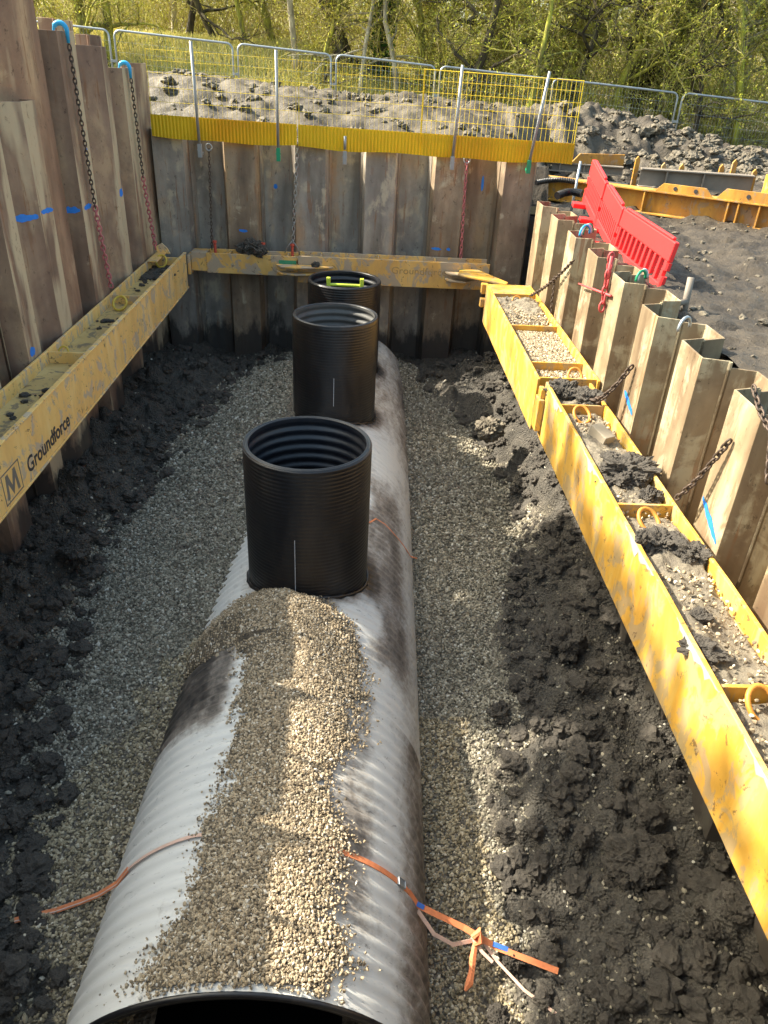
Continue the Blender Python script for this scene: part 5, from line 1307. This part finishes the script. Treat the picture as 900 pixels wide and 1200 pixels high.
PN = ['far left above the tall piles', 'behind the slimmer mossy stem', 'in the thin brushwood beyond the grassy bank', 'right of the ivy-clad trunk', 'where the grassy bank ends', 'left of the broad dark trunk', 'in front of the broad dark trunk', 'behind the end of the yellow mesh', 'left of the gnarled tree', 'between the gnarled and the ivy-covered tree', 'left of the pale grey trunk', 'at the far right edge']
for i, (x, y, l) in enumerate(POLES): T.append((x, y-(2.2 if x > 2 else 0), 8, .08+.03*(i % 3), (l, 0), 'slim sunlit sapling ' + PN[i], (BARK_PALE if x < 2 else BARK_DARK) if i % 2 else BARK_MOSS, 260, 0))
for i, (x, y, h, r, ln_, lab, bk, ntw, iv) in enumerate(T):
    tree(x, y, h, r, ln_, lab, 200+i, bk, ntw=ntw, ivy=bool(iv), leaves=5 if x > 1 else 2, forks=12 if x > 1 else 8, tw=TWIG if i % 3 else TWIG_DARK)
for i, (x, y, lab) in enumerate(((8.05, 26.5, 'pale dead stump post in the undergrowth, left of the fence coupler'), (9.3, 26.2, 'dark sawn stump just behind the fence on the right'))):
    mb = MB(); z = ground_h(np.array(x), np.array(y)).item()-.1; mb.tube([(x, y, z), (x+.02, y, z+.7), (x+.05, y, z+1.15-.3*i)], [.16, .12, .11], 9); tag(mb.build('tree_stump', BARK_PALE if i == 0 else BARK_DARK, smooth=True), lab, 'stump')
# undergrowth: arching stems and brambles that read as one mass
rs = np.random.RandomState(77)
def thicket(n, x0, x1, y0, y1, hl, rad, name, lab, mat, lv, lsz, droop=.12, zoff=(0, 2.8), curl=.3):
    x = rs.uniform(x0, x1, n); y = rs.uniform(y0, y1, n); z = ground_h(x, y) + rs.uniform(zoff[0], zoff[1], n)*rs.rand(n)
    st = np.stack([x, y, z], 1); dr = rs.randn(n, 3)*np.array([.6, .4, .3])+np.array([0, 0, 1.3])
    V, F, P = twig_mesh(st, dr, rs.uniform(hl*.5, hl*1.3, n), rs.uniform(rad*.5, rad*1.4, n), rs, 5, curl, droop)
    o = npmesh(name, V, F, mat); tag(o, lab, 'undergrowth', kind='stuff')
    if lv:
        Vb, Fb = leaf_quads(P, lv, lsz, rs, .10); b = npmesh('buds', Vb, Fb, BUDS, o); b['kind'] = 'stuff'
thicket(2600, 1.5, 15, 25.6, 30, 1.4, .010, 'undergrowth', 'tangled mossy brushwood under the trees at the right', TWIG, 12, .026)
thicket(2600, -12, 1.5, 32, 36, 1.6, .010, 'undergrowth', 'thin brushwood behind the grassy bank at the left', TWIG, 2, .028, zoff=(0, 3.2))
thicket(2600, -16, 20, 36, 44, 2.6, .022, 'woodland', 'far mass of bare olive-green wood closing the view', TWIG_DARK, 5, .06, zoff=(0, 6.5))
thicket(2400, -22, 28, 46, 62, 3.8, .036, 'woodland', 'farthest brown-green wood glimpsed between the trunks', TWIG, 6, .12, zoff=(0, 9))
# grass on the bank
n = 60000; x = rs.uniform(-15, 1.6, n); y = rs.uniform(24.4, 31.5, n); z = ground_h(x, y)
st = np.stack([x, y, z-.02], 1); dr = rs.randn(n, 3)*.45+np.array([0, 0, 1])
V, F, P = twig_mesh(st, dr, rs.uniform(.15, .40, n), rs.uniform(.008, .018, n), rs, 2, .35, .1)
tag(npmesh('grass', V, F, GRASS), 'dry yellow grass covering the bank behind the left of the fence', 'grass', kind='stuff')
x = rs.uniform(1.2, 15, 9000); y = rs.uniform(24.4, 30, 9000); z = ground_h(x, y); st = np.stack([x, y, z-.02], 1); dr = rs.randn(9000, 3)*.6+np.array([0, 0, .7])
V, F, P = twig_mesh(st, dr, rs.uniform(.12, .3, 9000), rs.uniform(.006, .014, 9000), rs, 2, .4, .15)
tag(npmesh('leaf_litter', V, F, TWIG_DARK), 'leaf litter and dead stems on the floor of the wood at the right', 'leaf litter', kind='stuff')
# unseen ivy tree added to shade the lower right of the trench
def shade_tree():
    rs = np.random.RandomState(91)
    root = empty('added_shade_tree', (-12.2, 11.2, -1.6), 'ivy-laden tree added left of the trench to shade it, outside the picture', 'tree', 'trees left of the trench')
    mb = MB(); mb.tube([(-12.2, 11.2, -1.6), (-12.1, 11.1, 3), (-12.2, 10.8, 6.5), (-12.1, 10.2, 9.4), (-12.3, 10.3, 12)], [.32, .26, .22, .16, .06], 9)
    mb.tube([(-12.2, 10.6, 8), (-12.2, 9.2, 9.0), (-12.1, 7.6, 9.1), (-12.2, 5.4, 9.2)], [.14, .11, .09, .04], 7); k1 = mb.build('trunk', BARK_DARK, smooth=True)
    n = 5200; c = np.stack([rs.uniform(-12.9, -11.4, n), rs.uniform(5.0, 10.9, n), rs.uniform(8.35, 9.75, n)], 1)
    c = c[vn(c[:,0]*1.3, c[:,1]*1.3, c[:,2]*1.6, 5) > -.35]; n = len(c)
    a = rs.randn(n, 3); a /= np.linalg.norm(a, axis=1)[:, None]; b = np.cross(a, rs.randn(n, 3)); b /= np.linalg.norm(b, axis=1)[:, None]; s_ = rs.uniform(.06, .13, n)[:, None]
    k2 = npmesh('crown', np.stack([c-a*s_, c+b*s_, c+a*s_, c-b*s_], 1).reshape(-1, 3), np.arange(n*4).reshape(-1, 4), IVY)
    adopt(root, [k1, k2])
shade_tree()
# three bare trees left of the trench, out of the picture, whose branches dapple the sunlight
for i, (x, y, h) in enumerate(((-12.5, 8.3, 13.5), (-13.5, 17.0, 13), (-12.0, 6.2, 12.5))):
    tree(x, y, h, .20, (.05, -.03), 'bare tree left of the trench, %s of three outside the picture' % ORD[i], 300+i, BARK_DARK, ntw=260, leaves=1, forks=13, tw=TWIG_DARK, group='trees left of the trench', zbase=-1.6, buds=False)
